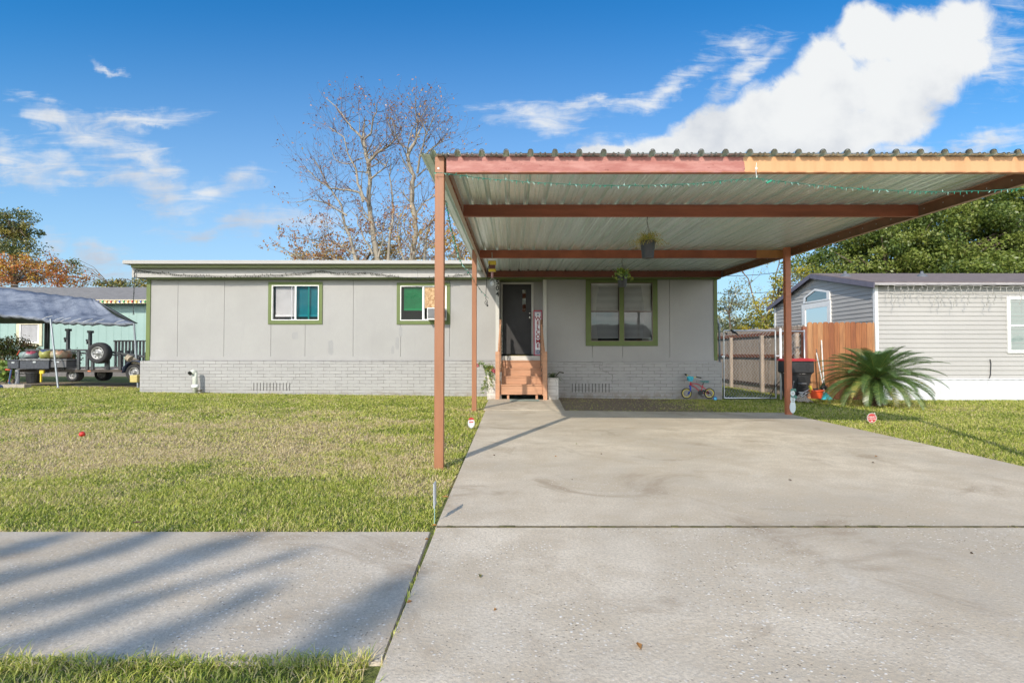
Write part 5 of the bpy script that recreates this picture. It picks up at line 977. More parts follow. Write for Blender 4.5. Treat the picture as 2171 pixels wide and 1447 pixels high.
LL = ['curled tan leaf farthest right on the upper driveway', 'small dark leaf just below the curled tan leaf', 'dark leaf near the middle right of the upper driveway', 'dark flat leaf in the middle of the upper driveway', 'dark speck leaf near the post shadow on the driveway', 'small tan leaf right of the post shadow', 'small dark leaf near the middle of the far driveway', 'green leaf on the left part of the apron', 'reddish brown leaf lowest on the apron near the picture bottom', 'tiny brown leaf left of centre on the apron', 'orange leaf in the grass edge beside the front post', 'orange leaf in the grass edge above the edge on stake', 'dark leaf at the right side of the apron', 'orange leaf in the corner where lawn sidewalk and driveway meet', 'faint green leaf on the far driveway', 'tan leaf at the top of the sidewalk gap', 'tan leaf low in the sidewalk gap', 'brown leaf where the sidewalk meets the left lawn']
for li, (px, py, s_, k) in enumerate(((1858, 973, .055, 0), (1851, 987, .035, 1), (1675, 1025, .040, 1), (1213, 1024, .035, 1), (1048, 971, .03, 1), (1178, 973, .03, 0), (1275, 968, .025, 1), (1018, 1229, .045, 2), (1355, 1380, .055, 0), (1050, 1302, .02, 0), (944, 1062, .06, 0), (958, 1040, .035, 0), (2060, 1180, .02, 1), (921, 1120, .035, 0), (1222, 946, .03, 2), (905, 1150, .03, 0), (868, 1285, .03, 0), (290, 1118, .06, 1))):
    p_ = G(px, py); a_ = r_.uniform(0, pi); mb = MB(); z_ = (.028 if p_.y > 3.37 else .017)+g(p_.x, p_.y); c_, d_ = cos(a_)*s_*.5, sin(a_)*s_*.5
    mb.addv([(p_.x-c_, p_.y-d_, z_+.004), (p_.x+d_*.4, p_.y-c_*.4, z_+.010), (p_.x+c_, p_.y+d_, z_+.003), (p_.x-d_*.4, p_.y+c_*.4, z_+.012), (p_.x, p_.y, z_+.001)], [(0, 1, 4), (1, 2, 4), (2, 3, 4), (3, 0, 4)]); side = 'on the driveway' if p_.x > -.4 else 'by the lawn edge'
    o_ = obj('dead_leaf', mb, lm[k], None, LL[li], 'leaf', 'fallen leaves on the concrete')
# pipe and meter at the left skirting
pp_ = thing('white_pipe', 'white pipe with elbow standing in front of the left brick skirting', 'pipe', (X(414, 13.3), 13.3, g(-7.8, 13.3))); Y = 13.36
mb = MB(); mb.tube([P(414, 832, Y), P(413.5, 800, Y), P(413, 790, Y), P(411, 787.5, Y-.02), P(404, 790, Y-.1)], [.058, .058, .066, .066, .05], 12); obj('riser_pipe', mb, M('cream_pipe', (.62, .64, .56), .45), pp_, smooth=True)
mb = MB(); mb.tube([P(404, 790, Y-.10), P(402, 791.5, Y-.13)], .05, 10); obj('pipe_mouth', mb, black_pl, pp_)
mb = MB(); mb.tube([P(408, 818.5, Y-.12), P(420, 818.5, Y-.12)], .048, 10); obj('side_pipe', mb, white_vinyl, pp_, smooth=True)
V_, L_, T_ = leafy(P(424, 829, Y-.05), 40, .15, .010, 8, .8, .9); fastmesh('small_weeds', V_, L_, 4, leafmat('dry_weed', [(.10, .10, .03), (.2, .14, .06)]), None, (0, 0, 0), attr=T_, label='small dry weeds at the foot of the white pipe', category='weeds')
# ================= plants by the steps =================
def leafcloud(pts, size, seed, jitter=.0, asp=.55, up=.3):
    """numpy leaf quads (diamond, folded) around given points (n,3)"""
    r = np.random.default_rng(seed); n = len(pts); s = size*r.uniform(.55, 1.25, (n, 1)); d = r.normal(size=(n, 3)); d[:, 2] -= up*.4; d /= np.linalg.norm(d, axis=1, keepdims=True)
    e = r.normal(size=(n, 3)); e -= d*(e*d).sum(1, keepdims=True); e /= np.linalg.norm(e, axis=1, keepdims=True); nn = np.cross(d, e)
    a = pts; m_ = pts+d*s*.5; V = np.stack([a, m_+e*s*asp*.5+nn*s*.08, pts+d*s, m_-e*s*asp*.5+nn*s*.08], 1).reshape(-1, 3)
    L = np.arange(n*4).reshape(n, 4); return V, L
def cloud_obj(name, pts, size, seed, mat, parent=None, tint=None, **kw):
    V, L = leafcloud(pts, size, seed); r = np.random.default_rng(seed+1); n = len(pts)
    t_ = r.uniform(0, 1, n) if tint is None else tint
    return fastmesh(name, V, L, 4, mat, parent, attr=np.repeat(np.clip(t_, 0, 1), 4), **kw)
gl_ = leafmat('planter_leaf', [(.05, .11, .02), (.14, .24, .035), (.38, .38, .07)])
vp = thing('trailing_plant', 'trailing green plant with pink flowers spilling from the left brick planter', 'plant', P(1045, 789, 12.9)); r = np.random.default_rng(5); pts = []
mbs = MB()
for k in range(16):
    x0 = X(r.uniform(1030, 1052), 12.6); ty = r.uniform(765, 790); p_ = Vector((x0, 12.75, Z(789, 12.7))); tgt = Vector((X(r.uniform(1014, 1048), 12.5), 12.5+r.uniform(-.1, .1), Z(r.choice([ty, r.uniform(790, 832)]), 12.5))); mid = (p_+tgt)/2+Vector((0, 0, .16)); c_ = [p_.lerp(mid, f/5).lerp(mid.lerp(tgt, f/5), f/5) for f in range(6)]; mbs.tube(c_, .003, 4)
    for q_ in densify(c_, .02): pts += [[q_.x+r.normal(0, .02), q_.y+r.normal(0, .02), q_.z+r.normal(0, .02)] for _ in range(4)]
obj('stem', mbs, M('green_stem', (.12, .13, .04), .7), vp); cloud_obj('foliage', np.array(pts), .045, 3, gl_, vp)
for px, py in ((1044.5, 783), (1048, 786), (1012, 774)): mb = MB(); c = P(px, py, 12.55); [mb.ell((c.x+.028*cos(a_), c.y, c.z+.028*sin(a_)), (.024, .018, .02), 6, 4) for a_ in (0, 1.3, 2.5, 3.8, 5.0)]; obj('flower', mb, M('pink_flower', (.45, .09, .13), .6, var=.3, scale=40), vp)
sp2 = thing('spiky_plant', 'grey green spiky plant growing in the right brick planter', 'plant', P(1173, 800, 12.9)); V_, L_, T_ = leafy(P(1171, 800, 12.85), 130, .36, .007, 15, .75, .95); fastmesh('foliage', V_, L_, 4, leafmat('sage_leaf', [(.05, .09, .045), (.13, .19, .09), (.2, .22, .08)]), sp2, attr=T_)
mb = MB(); mb.tube([P(1178, 797, 12.6), P(1186, 788.5, 12.5), P(1195, 790, 12.45)], .014, 6); obj('dead_stem', mb, M('dark_stem', (.05, .045, .03), .9), sp2)
# ================= trees =================
bark = M('pale_bark', (.30, .265, .21), .85, var=.3, scale=5, stretch=(1, 1, .3), bump=.4); darkbark = M('brown_bark', (.16, .12, .085), .9, var=.3, scale=6, bump=.4)
class Tree:
    def __init__(s, seed): s.r = random.Random(seed); s.segs = []; s.tips = []
    def grow(s, p, d, L, rad, depth, up=.15, kink=.35):
        n = max(3, int(L/.22)); pts = [p.copy()]; rs = [rad]; d = d.normalized()
        for i in range(n):
            d = (d+Vector((s.r.gauss(0, kink), s.r.gauss(0, kink), s.r.gauss(0, kink)+up))*.35).normalized(); p = p+d*(L/n); pts.append(p.copy()); rs.append(max(.0035, rad*(1-.75*(i+1)/n)))
            if depth > 0 and i > 0 and s.r.random() < .72:
                sd = Vector((s.r.gauss(0, 1), s.r.gauss(0, 1), s.r.gauss(0, .6)+.25)).normalized(); s.grow(p, (d*.6+sd*.9), L*s.r.uniform(.35, .62), rs[-1]*.62, depth-1, up, kink)
            if depth <= 1: s.tips.append((p.copy(), depth))
        s.segs.append((pts, rs))
    def limb(s, pts, r0, r1, sub, Ls, depth=2, from_=.15):
        q = densify(pts, .25); n = len(q); q = [p+Vector((s.r.gauss(0, .015), s.r.gauss(0, .015), s.r.gauss(0, .015))) for p in q]; rs = [r0+(r1-r0)*(i/n)**.8 for i in range(n)]; s.segs.append((q, rs))
        for _ in range(sub):
            i = int(s.r.uniform(from_, 1)**.8*(n-1)); a_ = q[min(i+1, n-1)]-q[max(i-1, 0)]; sd = Vector((s.r.gauss(0, 1), s.r.gauss(0, 1), s.r.gauss(0, .5)+.45)).normalized()
            s.grow(q[i], a_.normalized()*.55+sd, Ls*s.r.uniform(.5, 1.2), max(.007, min(.04, rs[i]*.42)), depth)
        s.grow(q[-1], q[-1]-q[-3], Ls*.6, r1, 1)
    def build(s, parent, mat):
        mb = MB(); tw = MB()
        for pts, rs in s.segs:
            if rs[0] > .024: mb.tube(pts, rs, 7 if rs[0] > .05 else 5, False)
            else: tw.tube(pts, rs, 3, False)
        s.tw = tw; return mb
def zq(a_, b_): return (580+a_/3.618, 180+b_/3.618)
def tree_obj(name, lbl, T, base, barkm, leafm, leaf_fn, size, seed, group=None):
    t_ = thing(name, lbl, 'tree', base, group); o_ = obj('trunk', T.build(None, None), barkm, t_, smooth=True); obj('twigs', T.tw, M('twig_bark', (.17, .115, .095), .9, var=.25), t_)
    r = np.random.default_rng(seed); pts = []; tint = []
    for p, dpt in T.tips:
        k, tv = leaf_fn(p, r)
        for _ in range(k): pts.append([p.x+r.normal(0, .07), p.y+r.normal(0, .07), p.z+r.normal(0, .06)]); tint.append(tv+r.normal(0, .15))
    cloud_obj('crown', np.array(pts), size, seed, leafm, t_, tint=np.array(tint)); return t_
autumn = leafmat('autumn_leaf', [(.48, .42, .07), (.55, .33, .07), (.50, .22, .07), (.32, .15, .11)], .35, .05)
YT = 25.
def limbs(T, lst, Y, r_):
    for (zz, r0, r1, sub, Ls) in lst:
        yj = r_.uniform(-1.5, 1.5); n = len(zz); T.limb([P(*zq(a_, b_), Y+yj*i/n) for i, (a_, b_) in enumerate(zz)], r0*.72, r1*.72, int(sub*1.5), Ls)
T1 = Tree(3); rr_ = random.Random(2)
limbs(T1, [([(800, 1700), (800, 1330), (770, 1200), (760, 1080), (740, 950), (730, 870), (740, 720), (725, 590), (700, 480), (690, 420)], .24, .11, 10, 1.8), ([(690, 420), (600, 330), (545, 250), (480, 170), (410, 110)], .08, .02, 11, 1.3), ([(690, 420), (750, 370), (755, 290), (790, 210), (790, 140)], .08, .02, 9, 1.1),
 ([(730, 590), (790, 520), (870, 480), (930, 420), (900, 330), (870, 270)], .10, .02, 13, 1.4), ([(740, 720), (800, 680), (850, 640), (880, 570)], .07, .02, 9, 1.2), ([(640, 1400), (600, 1200), (545, 1080), (520, 920), (410, 760), (350, 640), (310, 570)], .13, .02, 16, 1.5),
 ([(690, 900), (660, 820), (520, 800), (430, 790), (330, 720), (230, 620)], .09, .02, 14, 1.4), ([(700, 880), (650, 760), (630, 640), (570, 520), (540, 400), (430, 330)], .10, .02, 15, 1.4), ([(880, 1400), (890, 1180), (915, 1050), (915, 850), (890, 700), (900, 620)], .12, .025, 15, 1.4), ([(870, 620), (760, 560), (680, 520)], .05, .02, 6, 1.1), ([(660, 200), (650, 130), (670, 90)], .03, .01, 5, .8),
 ([(620, 1300), (450, 1200), (300, 1190), (180, 1170)], .08, .02, 15, 1.3), ([(560, 1000), (400, 900), (280, 880), (170, 900)], .07, .015, 13, 1.3), ([(600, 1380), (420, 1320), (250, 1330), (120, 1290), (50, 1240)], .08, .015, 15, 1.2), ([(760, 1300), (680, 1150), (640, 1020), (600, 980)], .08, .02, 10, 1.3), ([(800, 1320), (840, 1200), (830, 1100), (870, 1000)], .07, .02, 10, 1.3), ([(680, 560), (560, 610), (470, 570), (430, 480)], .05, .015, 9, 1.2), ([(930, 420), (990, 360), (960, 290), (930, 230)], .05, .015, 10, 1.2)], YT, rr_)
T2 = Tree(8)
limbs(T2, [([(1050, 1700), (1060, 1330), (1090, 1150), (1080, 1020), (1060, 850), (1075, 700), (1035, 600), (1030, 540), (1080, 450)], .22, .10, 12, 1.6), ([(1080, 450), (1110, 300), (1090, 180), (1090, 90)], .07, .02, 16, 1.2), ([(1060, 500), (960, 450), (940, 380), (900, 240)], .06, .015, 11, 1.2), ([(1100, 680), (1120, 560), (1150, 450), (1180, 350), (1240, 230)], .08, .015, 17, 1.3), ([(1150, 560), (1200, 500), (1290, 430), (1310, 400)], .06, .015, 12, 1.2),
 ([(1150, 1400), (1170, 1180), (1200, 1050), (1290, 980), (1340, 900)], .12, .02, 14, 1.3), ([(1090, 1000), (1150, 900), (1230, 860), (1330, 800)], .06, .015, 12, 1.2), ([(1100, 700), (1180, 630), (1260, 600), (1400, 560)], .05, .015, 12, 1.2), ([(1200, 1250), (1330, 1180), (1430, 1130), (1500, 1180)], .07, .015, 14, 1.2), ([(1000, 1350), (960, 1200), (950, 1080), (1010, 930), (940, 940)], .07, .015, 12, 1.2), ([(1180, 380), (1130, 260), (1180, 160)], .05, .012, 12, 1.1)], YT-1, rr_)
def lf(p, r):
    h = p.z; low = np.clip((8.2-h)/4, 0, 1); k = int(r.random() < (.22+.5*low)) + (3 if r.random() < low*.8 else 0); return k, (.95-.55*low)+r.normal(0, .2)
tree_obj('bare_tree', 'tall nearly bare pale branched tree behind the left part of the house roof', T1, (X(800, YT), YT, 0), bark, autumn, lf, .115, 4, 'bare autumn trees behind the house')
tree_obj('bare_tree', 'bare twiggy tree with yellow leaves rising right behind the front carport post', T2, (X(870, YT), YT-1, 0), bark, autumn, lambda p, r: (lf(p, r)[0], lf(p, r)[1]*.8-.1), .115, 6, 'bare autumn trees behind the house')
# thicket of autumn leaves low behind the roof
def clumpy(n, boxes, seed, nc=60, cr=.55):
    """points gathered in clumps inside ellipsoids (cx,cy,cz,rx,ry,rz)"""
    r = np.random.default_rng(seed); out = []; vols = np.array([b[3]*b[4]*b[5] for b in boxes]); vols = vols/vols.sum()
    C = []
    for b, w in zip(boxes, vols):
        m_ = max(3, int(nc*w)); d = r.normal(size=(m_, 3)); d /= np.linalg.norm(d, axis=1, keepdims=True); rad = r.uniform(.25, 1, (m_, 1))**.45; C.append(np.array(b[:3])+d*rad*np.array(b[3:]))
    C = np.concatenate(C); k = r.integers(0, len(C), n); s = cr*r.uniform(.4, 1.2, len(C)); d = r.normal(size=(n, 3)); d /= np.linalg.norm(d, axis=1, keepdims=True)
    return C[k]+d*(r.uniform(0, 1, (n, 1))**.4)*s[k][:, None]*np.array([1.15, 1.15, .75]), k, len(C)
def bush(name, lbl, cat, boxes, n, size, mat, seed, nc, cr, tint_fn=None, trunk=None, group=None):
    pts, k, m_ = clumpy(n, boxes, seed, nc, cr); r = np.random.default_rng(seed+9); ct = r.uniform(.1, .9, m_)[k]+r.normal(0, .16, n); b0 = boxes[0]
    t_ = thing(name, lbl, cat, (b0[0], b0[1], 0), group); cloud_obj('crown', pts, size, seed, mat, t_, tint=ct if tint_fn is None else tint_fn(pts, ct))
    T = Tree(seed); bz = min(b[2]-b[5] for b in boxes); base = Vector((b0[0], b0[1], -.1)); rad = trunk or .15
    T.segs.append(([base, Vector((b0[0]+.1, b0[1], max(.3, bz*.6+b0[2]*.1))), Vector((b0[0], b0[1], b0[2]))], [rad, rad*.8, rad*.35]))
    for b in boxes:
        for _ in range(7): d = Vector((T.r.gauss(0, 1), T.r.gauss(0, 1), T.r.gauss(0, .7))).normalized(); e_ = Vector((b[0]+d.x*b[3]*.9, b[1]+d.y*b[4]*.9, b[2]+d.z*b[5]*.9)); s0 = Vector((b0[0], b0[1], max(.3, b0[2]-b0[5]*.8))); m2 = (s0+e_)/2+Vector((0, 0, .3)); T.segs.append(([s0, m2, e_], [rad*.22, rad*.14, .008]))
    mb = T.build(None, None); mb.addv(T.tw.v, T.tw.f); obj('trunk', mb, darkbark, t_, smooth=True); return t_
def E(px, py, Y, rpx, rpy, ry=None): c = P(px, py, Y); k = Y/F; return (c.x, Y, c.z, rpx*k, ry or rpx*k*.8, rpy*k)
bush('autumn_thicket', 'low rusty orange leaved thicket behind the house roof under the bare trees', 'bush', [E(760, 545, 27, 90, 45), E(690, 570, 27, 90, 30), E(860, 545, 27, 90, 45), E(960, 555, 27, 60, 45), E(680, 540, 27, 50, 40), E(800, 510, 27, 70, 50)], 9000, .11, autumn, 31, 170, .5)
bush('autumn_thicket', 'yellowing shrub crown seen between the two left carport posts', 'bush', [E(975, 530, 24, 38, 55), E(1000, 590, 24, 30, 30)], 1200, .12, autumn, 32, 30, .4, lambda p, c: c*.5)
# big evergreen at right
oak = leafmat('evergreen_leaf', [(.04, .07, .015), (.11, .16, .03), (.19, .24, .045), (.26, .29, .07)], .3, .03)
YO = 24.
bush('evergreen_tree', 'huge dense evergreen tree rising behind the roof of the beige trailer', 'tree', [E(1880, 560, YO, 140, 90), E(2020, 520, YO, 150, 120), E(2150, 490, YO, 130, 110), E(1960, 500, YO-.5, 90, 60), E(2230, 470, YO, 120, 120), E(1800, 570, YO-1, 70, 50), E(1740, 560, YO+1, 60, 42), E(2080, 590, YO-1, 190, 50), E(1800, 520, YO+.5, 60, 50), E(1700, 590, YO+1, 40, 30)], 150000, .135, oak, 41, 820, .62, None, .35)
yellow = leafmat('yellow_leaf', [(.14, .17, .03), (.36, .34, .04), (.60, .46, .05)], .35, .05)
bush('yellow_tree', 'bright yellow green autumn tree behind the fence left of the trailer gable', 'tree', [E(1650, 610, 23, 30, 30), E(1625, 650, 23, 36, 40), E(1690, 590, 23, 30, 24), E(1600, 700, 23, 50, 26), E(1660, 700, 24, 50, 30), E(1715, 580, 24, 30, 20)], 4600, .12, yellow, 43, 85, .42, None, .09)
bush('sparse_tree', 'sparse dusty green tree just past the right corner of the house', 'tree', [E(1545, 650, 22, 28, 22), E(1560, 610, 22, 22, 14), E(1540, 690, 22, 34, 20), E(1575, 640, 22, 22, 18)], 1700, .10, leafmat('dusty_leaf', [(.08, .10, .035), (.20, .22, .09), (.34, .33, .18)]), 44, 60, .32, None, .06)
T3 = Tree(77); limbs_ = [[(1600, 740), (1625, 690), (1640, 620), (1650, 560), (1658, 530)], [(1625, 690), (1600, 640), (1585, 590), (1570, 570)], [(1700, 720), (1690, 640), (1700, 580), (1720, 550)]]
for l_ in limbs_: T3.limb([P(a_, b_, 26) for a_, b_ in l_], .06, .02, 9, 1.2)
tree_obj('thin_tree', 'thin twiggy half bare tree behind the yellow tree by the right post', T3, (X(1610, 26), 26, 0), darkbark, yellow, lambda p, r: (int(r.random() < .45), .5), .10, 61)
# distant trees that close the horizon
far_leaf = leafmat('far_leaf', [(.035, .05, .02), (.07, .09, .03), (.13, .11, .04)], .2, .03); r_ = random.Random(55)
DL = ['at the far left edge', 'left of the dark oak foot', 'behind the left end of the shingle roof', 'behind the right end of the shingle roof', 'hidden behind the grey house left part', 'nearest the right corner of the grey house', 'behind the sparse dusty tree', 'behind the thin twiggy tree', 'behind the gable of the beige trailer', 'behind the grey house middle', 'behind the grey house right part', 'beyond the right edge of the photo']
for di, (px, Y, w_, h_) in enumerate(((-120, 52, 130, 60), (60, 58, 90, 50), (230, 60, 80, 45), (340, 56, 70, 42), (480, 60, 80, 40), (1500, 50, 60, 45), (1590, 46, 60, 50), (1680, 52, 70, 55), (1780, 44, 90, 60), (1000, 60, 90, 45), (1240, 62, 100, 45), (2260, 46, 100, 60))):
    bush('distant_tree', 'distant green tree on the horizon '+DL[di], 'tree', [E(px, 715, Y, w_, h_), E(px+w_*.5, 725, Y, w_*.6, h_*.7)], 2600, .30, far_leaf, 1000+int(px), 60, 1.1, None, .2, 'distant trees on the horizon')
# left trees
olive_l = leafmat('olive_leaf', [(.03, .06, .02), (.10, .13, .03), (.27, .24, .045), (.42, .30, .06)], .25, .07)
bush('dark_oak', 'tall dark olive green tree at the far left above the rusty bushes', 'tree', [E(30, 470, 30, 45, 36), E(62, 500, 30, 26, 50), E(0, 500, 30, 40, 60), E(40, 540, 30, 45, 30), E(-60, 480, 30, 60, 70)], 15000, .13, olive_l, 45, 110, .5, lambda p, c: c*.75+.12*(p[:, 0] < P(40, 500, 30).x), .22)
red_l = leafmat('rusty_leaf', [(.52, .38, .05), (.55, .26, .05), (.48, .13, .04), (.18, .18, .04)], .35, .05)
bush('rusty_tree', 'rusty orange and red autumn trees behind the shingle roof at the left', 'tree', [E(30, 570, 28, 60, 36), E(100, 580, 28, 50, 30), E(150, 592, 28, 40, 20), E(-40, 580, 28, 60, 40), E(190, 600, 28, 30, 12), E(95, 548, 28, 20, 14)], 7800, .125, red_l, 46, 150, .42, None, .12)
bush('green_bush', 'row of dark green tops behind the far end of the shingle roof', 'bush', [E(240, 603, 28, 34, 9), E(290, 602, 28, 30, 12), E(160, 562, 28, 14, 20)], 1800, .12, olive_l, 47, 50, .3, None, .08)
# ================= teal neighbour at the left =================
YL = 21.5; th = thing('teal_house', 'pale turquoise house with grey shingle roof behind the tarp canopy', 'house', (-16, 21, 0)); teal = wallpaint('turquoise_siding', (.33, .475, .45), .05)
xa, xb = -32., X(420, YL); zE2 = Z(641.5, YL)
mb = MB(); mb.box(xa, xb, YL, YL+.1, .55, zE2); mb.box(xb-.1, xb, YL+.1, 29, .55, zE2); mb.box(xa, xb, 29, 29.1, .55, zE2); obj('wall', mb, teal, th)
for i in range(40):
    pass
mb = MB(); n = int((xb-xa)/.3)
for i in range(n): x = xa+i*.3; mb.box(x, x+.012, YL-.004, YL-.0005, .56, zE2)
obj('siding_grooves', mb, wallpaint('turquoise_groove', (.28, .42, .39), .03), th)
mb = MB(); e0 = YL-.45; z0 = Z(635, e0); z1 = Z(608.5, 25.); mb.addv([(xa, e0, z0), (xb, e0, z0), (xb, 25., z1), (xa, 25., z1), (xa, 29.6, z0), (xb, 29.6, z0), (xa, e0, z0-.05), (xb, e0, z0-.05), (xb, 29.6, z0-.05), (xa, 29.6, z0-.05)], [(0,1,2,3), (3,2,5,4), (0,6,7,1), (1,7,8,5,2), (0,3,4,9,6), (6,9,8,7)]); obj('roof', mb, M('grey_shingle', (.21, .20, .19), .9, var=.3, scale=4, stretch=(1, 5, 5), bump=.6, bscale=15), th)
mb = MB(); mb.box(xa, xb, e0-.03, e0-.001, Z(643, e0), Z(635, e0)); obj('fascia', mb, M('cream_fascia', (.70, .62, .42), .6), th)
mb = MB(); mb.box(xa, xb, YL-.03, YL+.1, -.3, .549); obj('brick_skirting', mb, brickmat('dark_brick', (.16, .15, .15), (.3, .3, .29)), th)
x0, x1, z0, z1 = X(36, YL), X(90, YL), Z(733, YL), Z(682, YL); mb = frame_rect(MB(), x0, x1, z0, z1, YL-.05, YL-.005, .11); w_ = obj('window', mb, M('cream_trim', (.68, .63, .45), .6), th)
obj('sash', frame_rect(MB(), x0+.11, x1-.11, z0+.11, z1-.03, YL-.045, YL-.01, .06), white_vinyl, w_); obj('pane', MB().quad((x0+.15, YL-.02, z0+.13), (x1-.15, YL-.02, z0+.13), (x1-.15, YL-.02, z1-.1), (x0+.15, YL-.02, z1-.1)), M('grey_pane', (.40, .40, .42), .3, var=.06), w_)
cb = [(.6, .05, .04), (.7, .5, .05), (.05, .1, .5), (.05, .4, .12), (.7, .3, .05)]; bl = thing('bulb_string', 'multicoloured bulb string along the cream fascia of the turquoise house', 'string lights', (X(250, e0), e0-.05, Z(639, e0)))
mb = MB(); mb.tube([P(150, 636.5, e0-.05), P(400, 636.5, e0-.05)], .008, 4); obj('cord', mb, dark_w, bl)
for i, px in enumerate(range(190, 318, 9)): mb = MB(); mb.ell(P(px, 639, e0-.06), (.028, .028, .055), 7, 5); obj('bulb', mb, M('xmas_%d' % (i % 5), cb[i % 5], .3), bl)
dr = thing('deck_railing', 'grey wooden deck railing between the trailer and the grey house', 'railing', (X(280, 16.8), 16.8, 0)); grw = M('grey_wood', (.19, .18, .18), .8, var=.2, scale=8)
mb = MB(); mb.box(X(242, 16.8), X(330, 16.8), 16.76, 16.86, Z(724, 16.8), Z(721, 16.8)); mb.box(X(242, 16.8), X(330, 16.8), 16.78, 16.84, Z(783, 16.8), Z(779, 16.8)); obj('rail', mb, grw, dr)
for i in range(11): px = 243+7.4*i; mb = MB(); mb.box(X(px, 16.8), X(px+(3.2 if i else 4), 16.8), 16.79, 16.83, Z(779, 16.8), Z(724, 16.8)); obj('baluster', mb, grw, dr)
# tarp canopy
YC = 14.9; cn = thing('tarp_canopy', 'grey blue tarp canopy on thin metal legs over the trailer at the left', 'canopy', (X(60, 16), 16, 0))
m, t, o = newmat('tarp'); p = t.pos(); n1 = t.noise(t.scale(p, (1, 1, 1)), 1.6, 6, .65, .8); n2 = t.noise(t.scale(p, (2, 3, 9)), 2.2, 5, .7, .5)
col = t.mix(t.ramp(n1, .3, .7), (.09, .105, .14), (.235, .26, .31)); col = t.mix(t.ramp(n2, .5, .75, 0, .6), col, (.34, .37, .42)); princ(t, o, col, .5, 0, t.bump(t.m('ADD', n1, t.m('MULTIPLY', n2, .5)), .6, .08), .5)
fr_e = [(-420, 655), (-180, 661), (0, 666), (60, 671), (107, 679), (150, 681.5), (200, 683), (285, 684.5)]; rid = [(-420, 590), (-180, 598), (0, 609), (60, 617), (107, 623), (150, 628), (190, 632), (200, 634)]
mb = MB(); N = 56; K = 10; vs = []
def lerp_poly(pl_, f): s_ = f*(len(pl_)-1); i = min(int(s_), len(pl_)-2); a_, b_ = pl_[i], pl_[i+1]; u_ = s_-i; return a_[0]+(b_[0]-a_[0])*u_, a_[1]+(b_[1]-a_[1])*u_
def YFr(f): return 14.6+.5*f
FR = []; RD = []
for i in range(N+1):
    f = i/N; a_ = lerp_poly(fr_e, f); b_ = lerp_poly(rid, f); A_ = P(a_[0], a_[1]+1.6*abs(sin(f*N*pi/7)), YFr(f)); B_ = P(b_[0], b_[1], 16.9-.3*f); FR.append(A_)
    for k in range(K+1): u_ = k/K; q_ = A_.lerp(B_, u_); sag = -.10*sin(pi*u_)*(1+.4*sin(f*22))+.012*sin(f*70+u_*9); vs.append((q_.x, q_.y, q_.z+sag))
# back slope and hip end
for i in range(N+1): B_ = vs[i*(K+1)+K]; 
mb.addv(vs, [(i*(K+1)+k, (i+1)*(K+1)+k, (i+1)*(K+1)+k+1, i*(K+1)+k+1) for i in range(N) for k in range(K)])
rl_ = [Vector(vs[i*(K+1)+K]) for i in range(N+1)]; bk_ = [Vector((q_.x, 18.6, 2.1)) if i < N else P(262, 682, 18.6) for i, q_ in enumerate(rl_)]; b0 = len(mb.v); mb.addv(rl_+bk_, [(i, i+1, N+1+i+1, N+1+i) for i in range(N)])
c0, c1 = FR[-1], rl_[-1]; mb.addv([c0, bk_[-1], c1], [(0, 1, 2)])
# little hanging valance on the front edge
va = [(q_.x, q_.y, q_.z) for q_ in FR]+[(q_.x, q_.y+.05, q_.z-.07-.02*sin(i*1.9)) for i, q_ in enumerate(FR)]; mb.addv(va, [(i, i+1, N+2+i, N+1+i) for i in range(N)])
to = obj('tarp', mb, m, cn, smooth=True); sm = to.modifiers.new('thick', 'SOLIDIFY'); sm.thickness = .006
legm = M('canopy_leg', (.30, .33, .35), .4, .5)
for pts in ([P(107, 676, 14.85), P(123.5, 824, 14.6)], [P(284, 685, 15.1), P(286, 715, 15.1), P(292.5, 822, 15.0)]): mb = MB(); mb.tube(pts, .024, 8); obj('leg', mb, legm, cn)
for px in (97.5, 103): mb = MB(); mb.tube([P(px, 683, 17.2), P(px-1.5, 790, 17.2)], .04, 6); obj('leg', mb, M('dark_leg', (.035, .045, .04), .5), cn)
for i in range(7): a_ = FR[int(N*(.52+.07*i))]; mb = MB(); mb.tube([a_, a_+Vector((.10, -.01, .05)), a_+Vector((.24, .05, .10))], .006, 4); obj('tie_rope', mb, M('white_rope', (.62, .62, .6), .8), cn)
# utility trailer
YU = 15.1; tl = thing('utility_trailer', 'black open utility trailer parked under the tarp canopy', 'trailer', (X(170, YU), 15.6, 0)); tm = M('black_steel', (.06, .065, .07), .5, .3, .3, 12)
def PB(a_, b_, c, d, Y0, Y1, mat, name, par=tl, bevel=0): mb = MB(); mb.box(X(a_, Y0), X(b_, Y0), Y0, Y1, Z(d, Y0), Z(c, Y0)); return obj(name, mb, mat, par, bevel=bevel)
PB(33, 258, 783, 788.5, YU, YU+1.6, M('brown_black_steel', (.07, .055, .045), .7, var=.4), 'deck_frame'); PB(100, 256, 780.5, 782.8, YU+.02, YU+1.58, M('grey_planks', (.24, .22, .22), .9, var=.3), 'deck_planks')
mb = MB(); mb.beam(P(55, 741.5, YU), P(205, 742, YU), .05, .05); mb.beam(P(205, 742, YU), P(308, 755.5, YU), .05, .05); obj('top_rail', mb, tm, tl)
mb = MB(); mb.beam(P(55, 741, YU+1.6), P(308, 756, YU+1.6), .05, .05); obj('top_rail', mb, tm, tl)
for px, pt in ((166.5, 742), (185, 742), (196.5, 742), (229, 746), (254.5, 749), (135, 741), (293, 754)):
    for dy in (0, 1.58): mb = MB(); mb.beam(P(px, 783, YU)+Vector((0, dy, 0)), P(px+.5, pt, YU)+Vector((0, dy, 0)), .07, .05, (0, 1, 0)); obj('upright', mb, tm, tl)
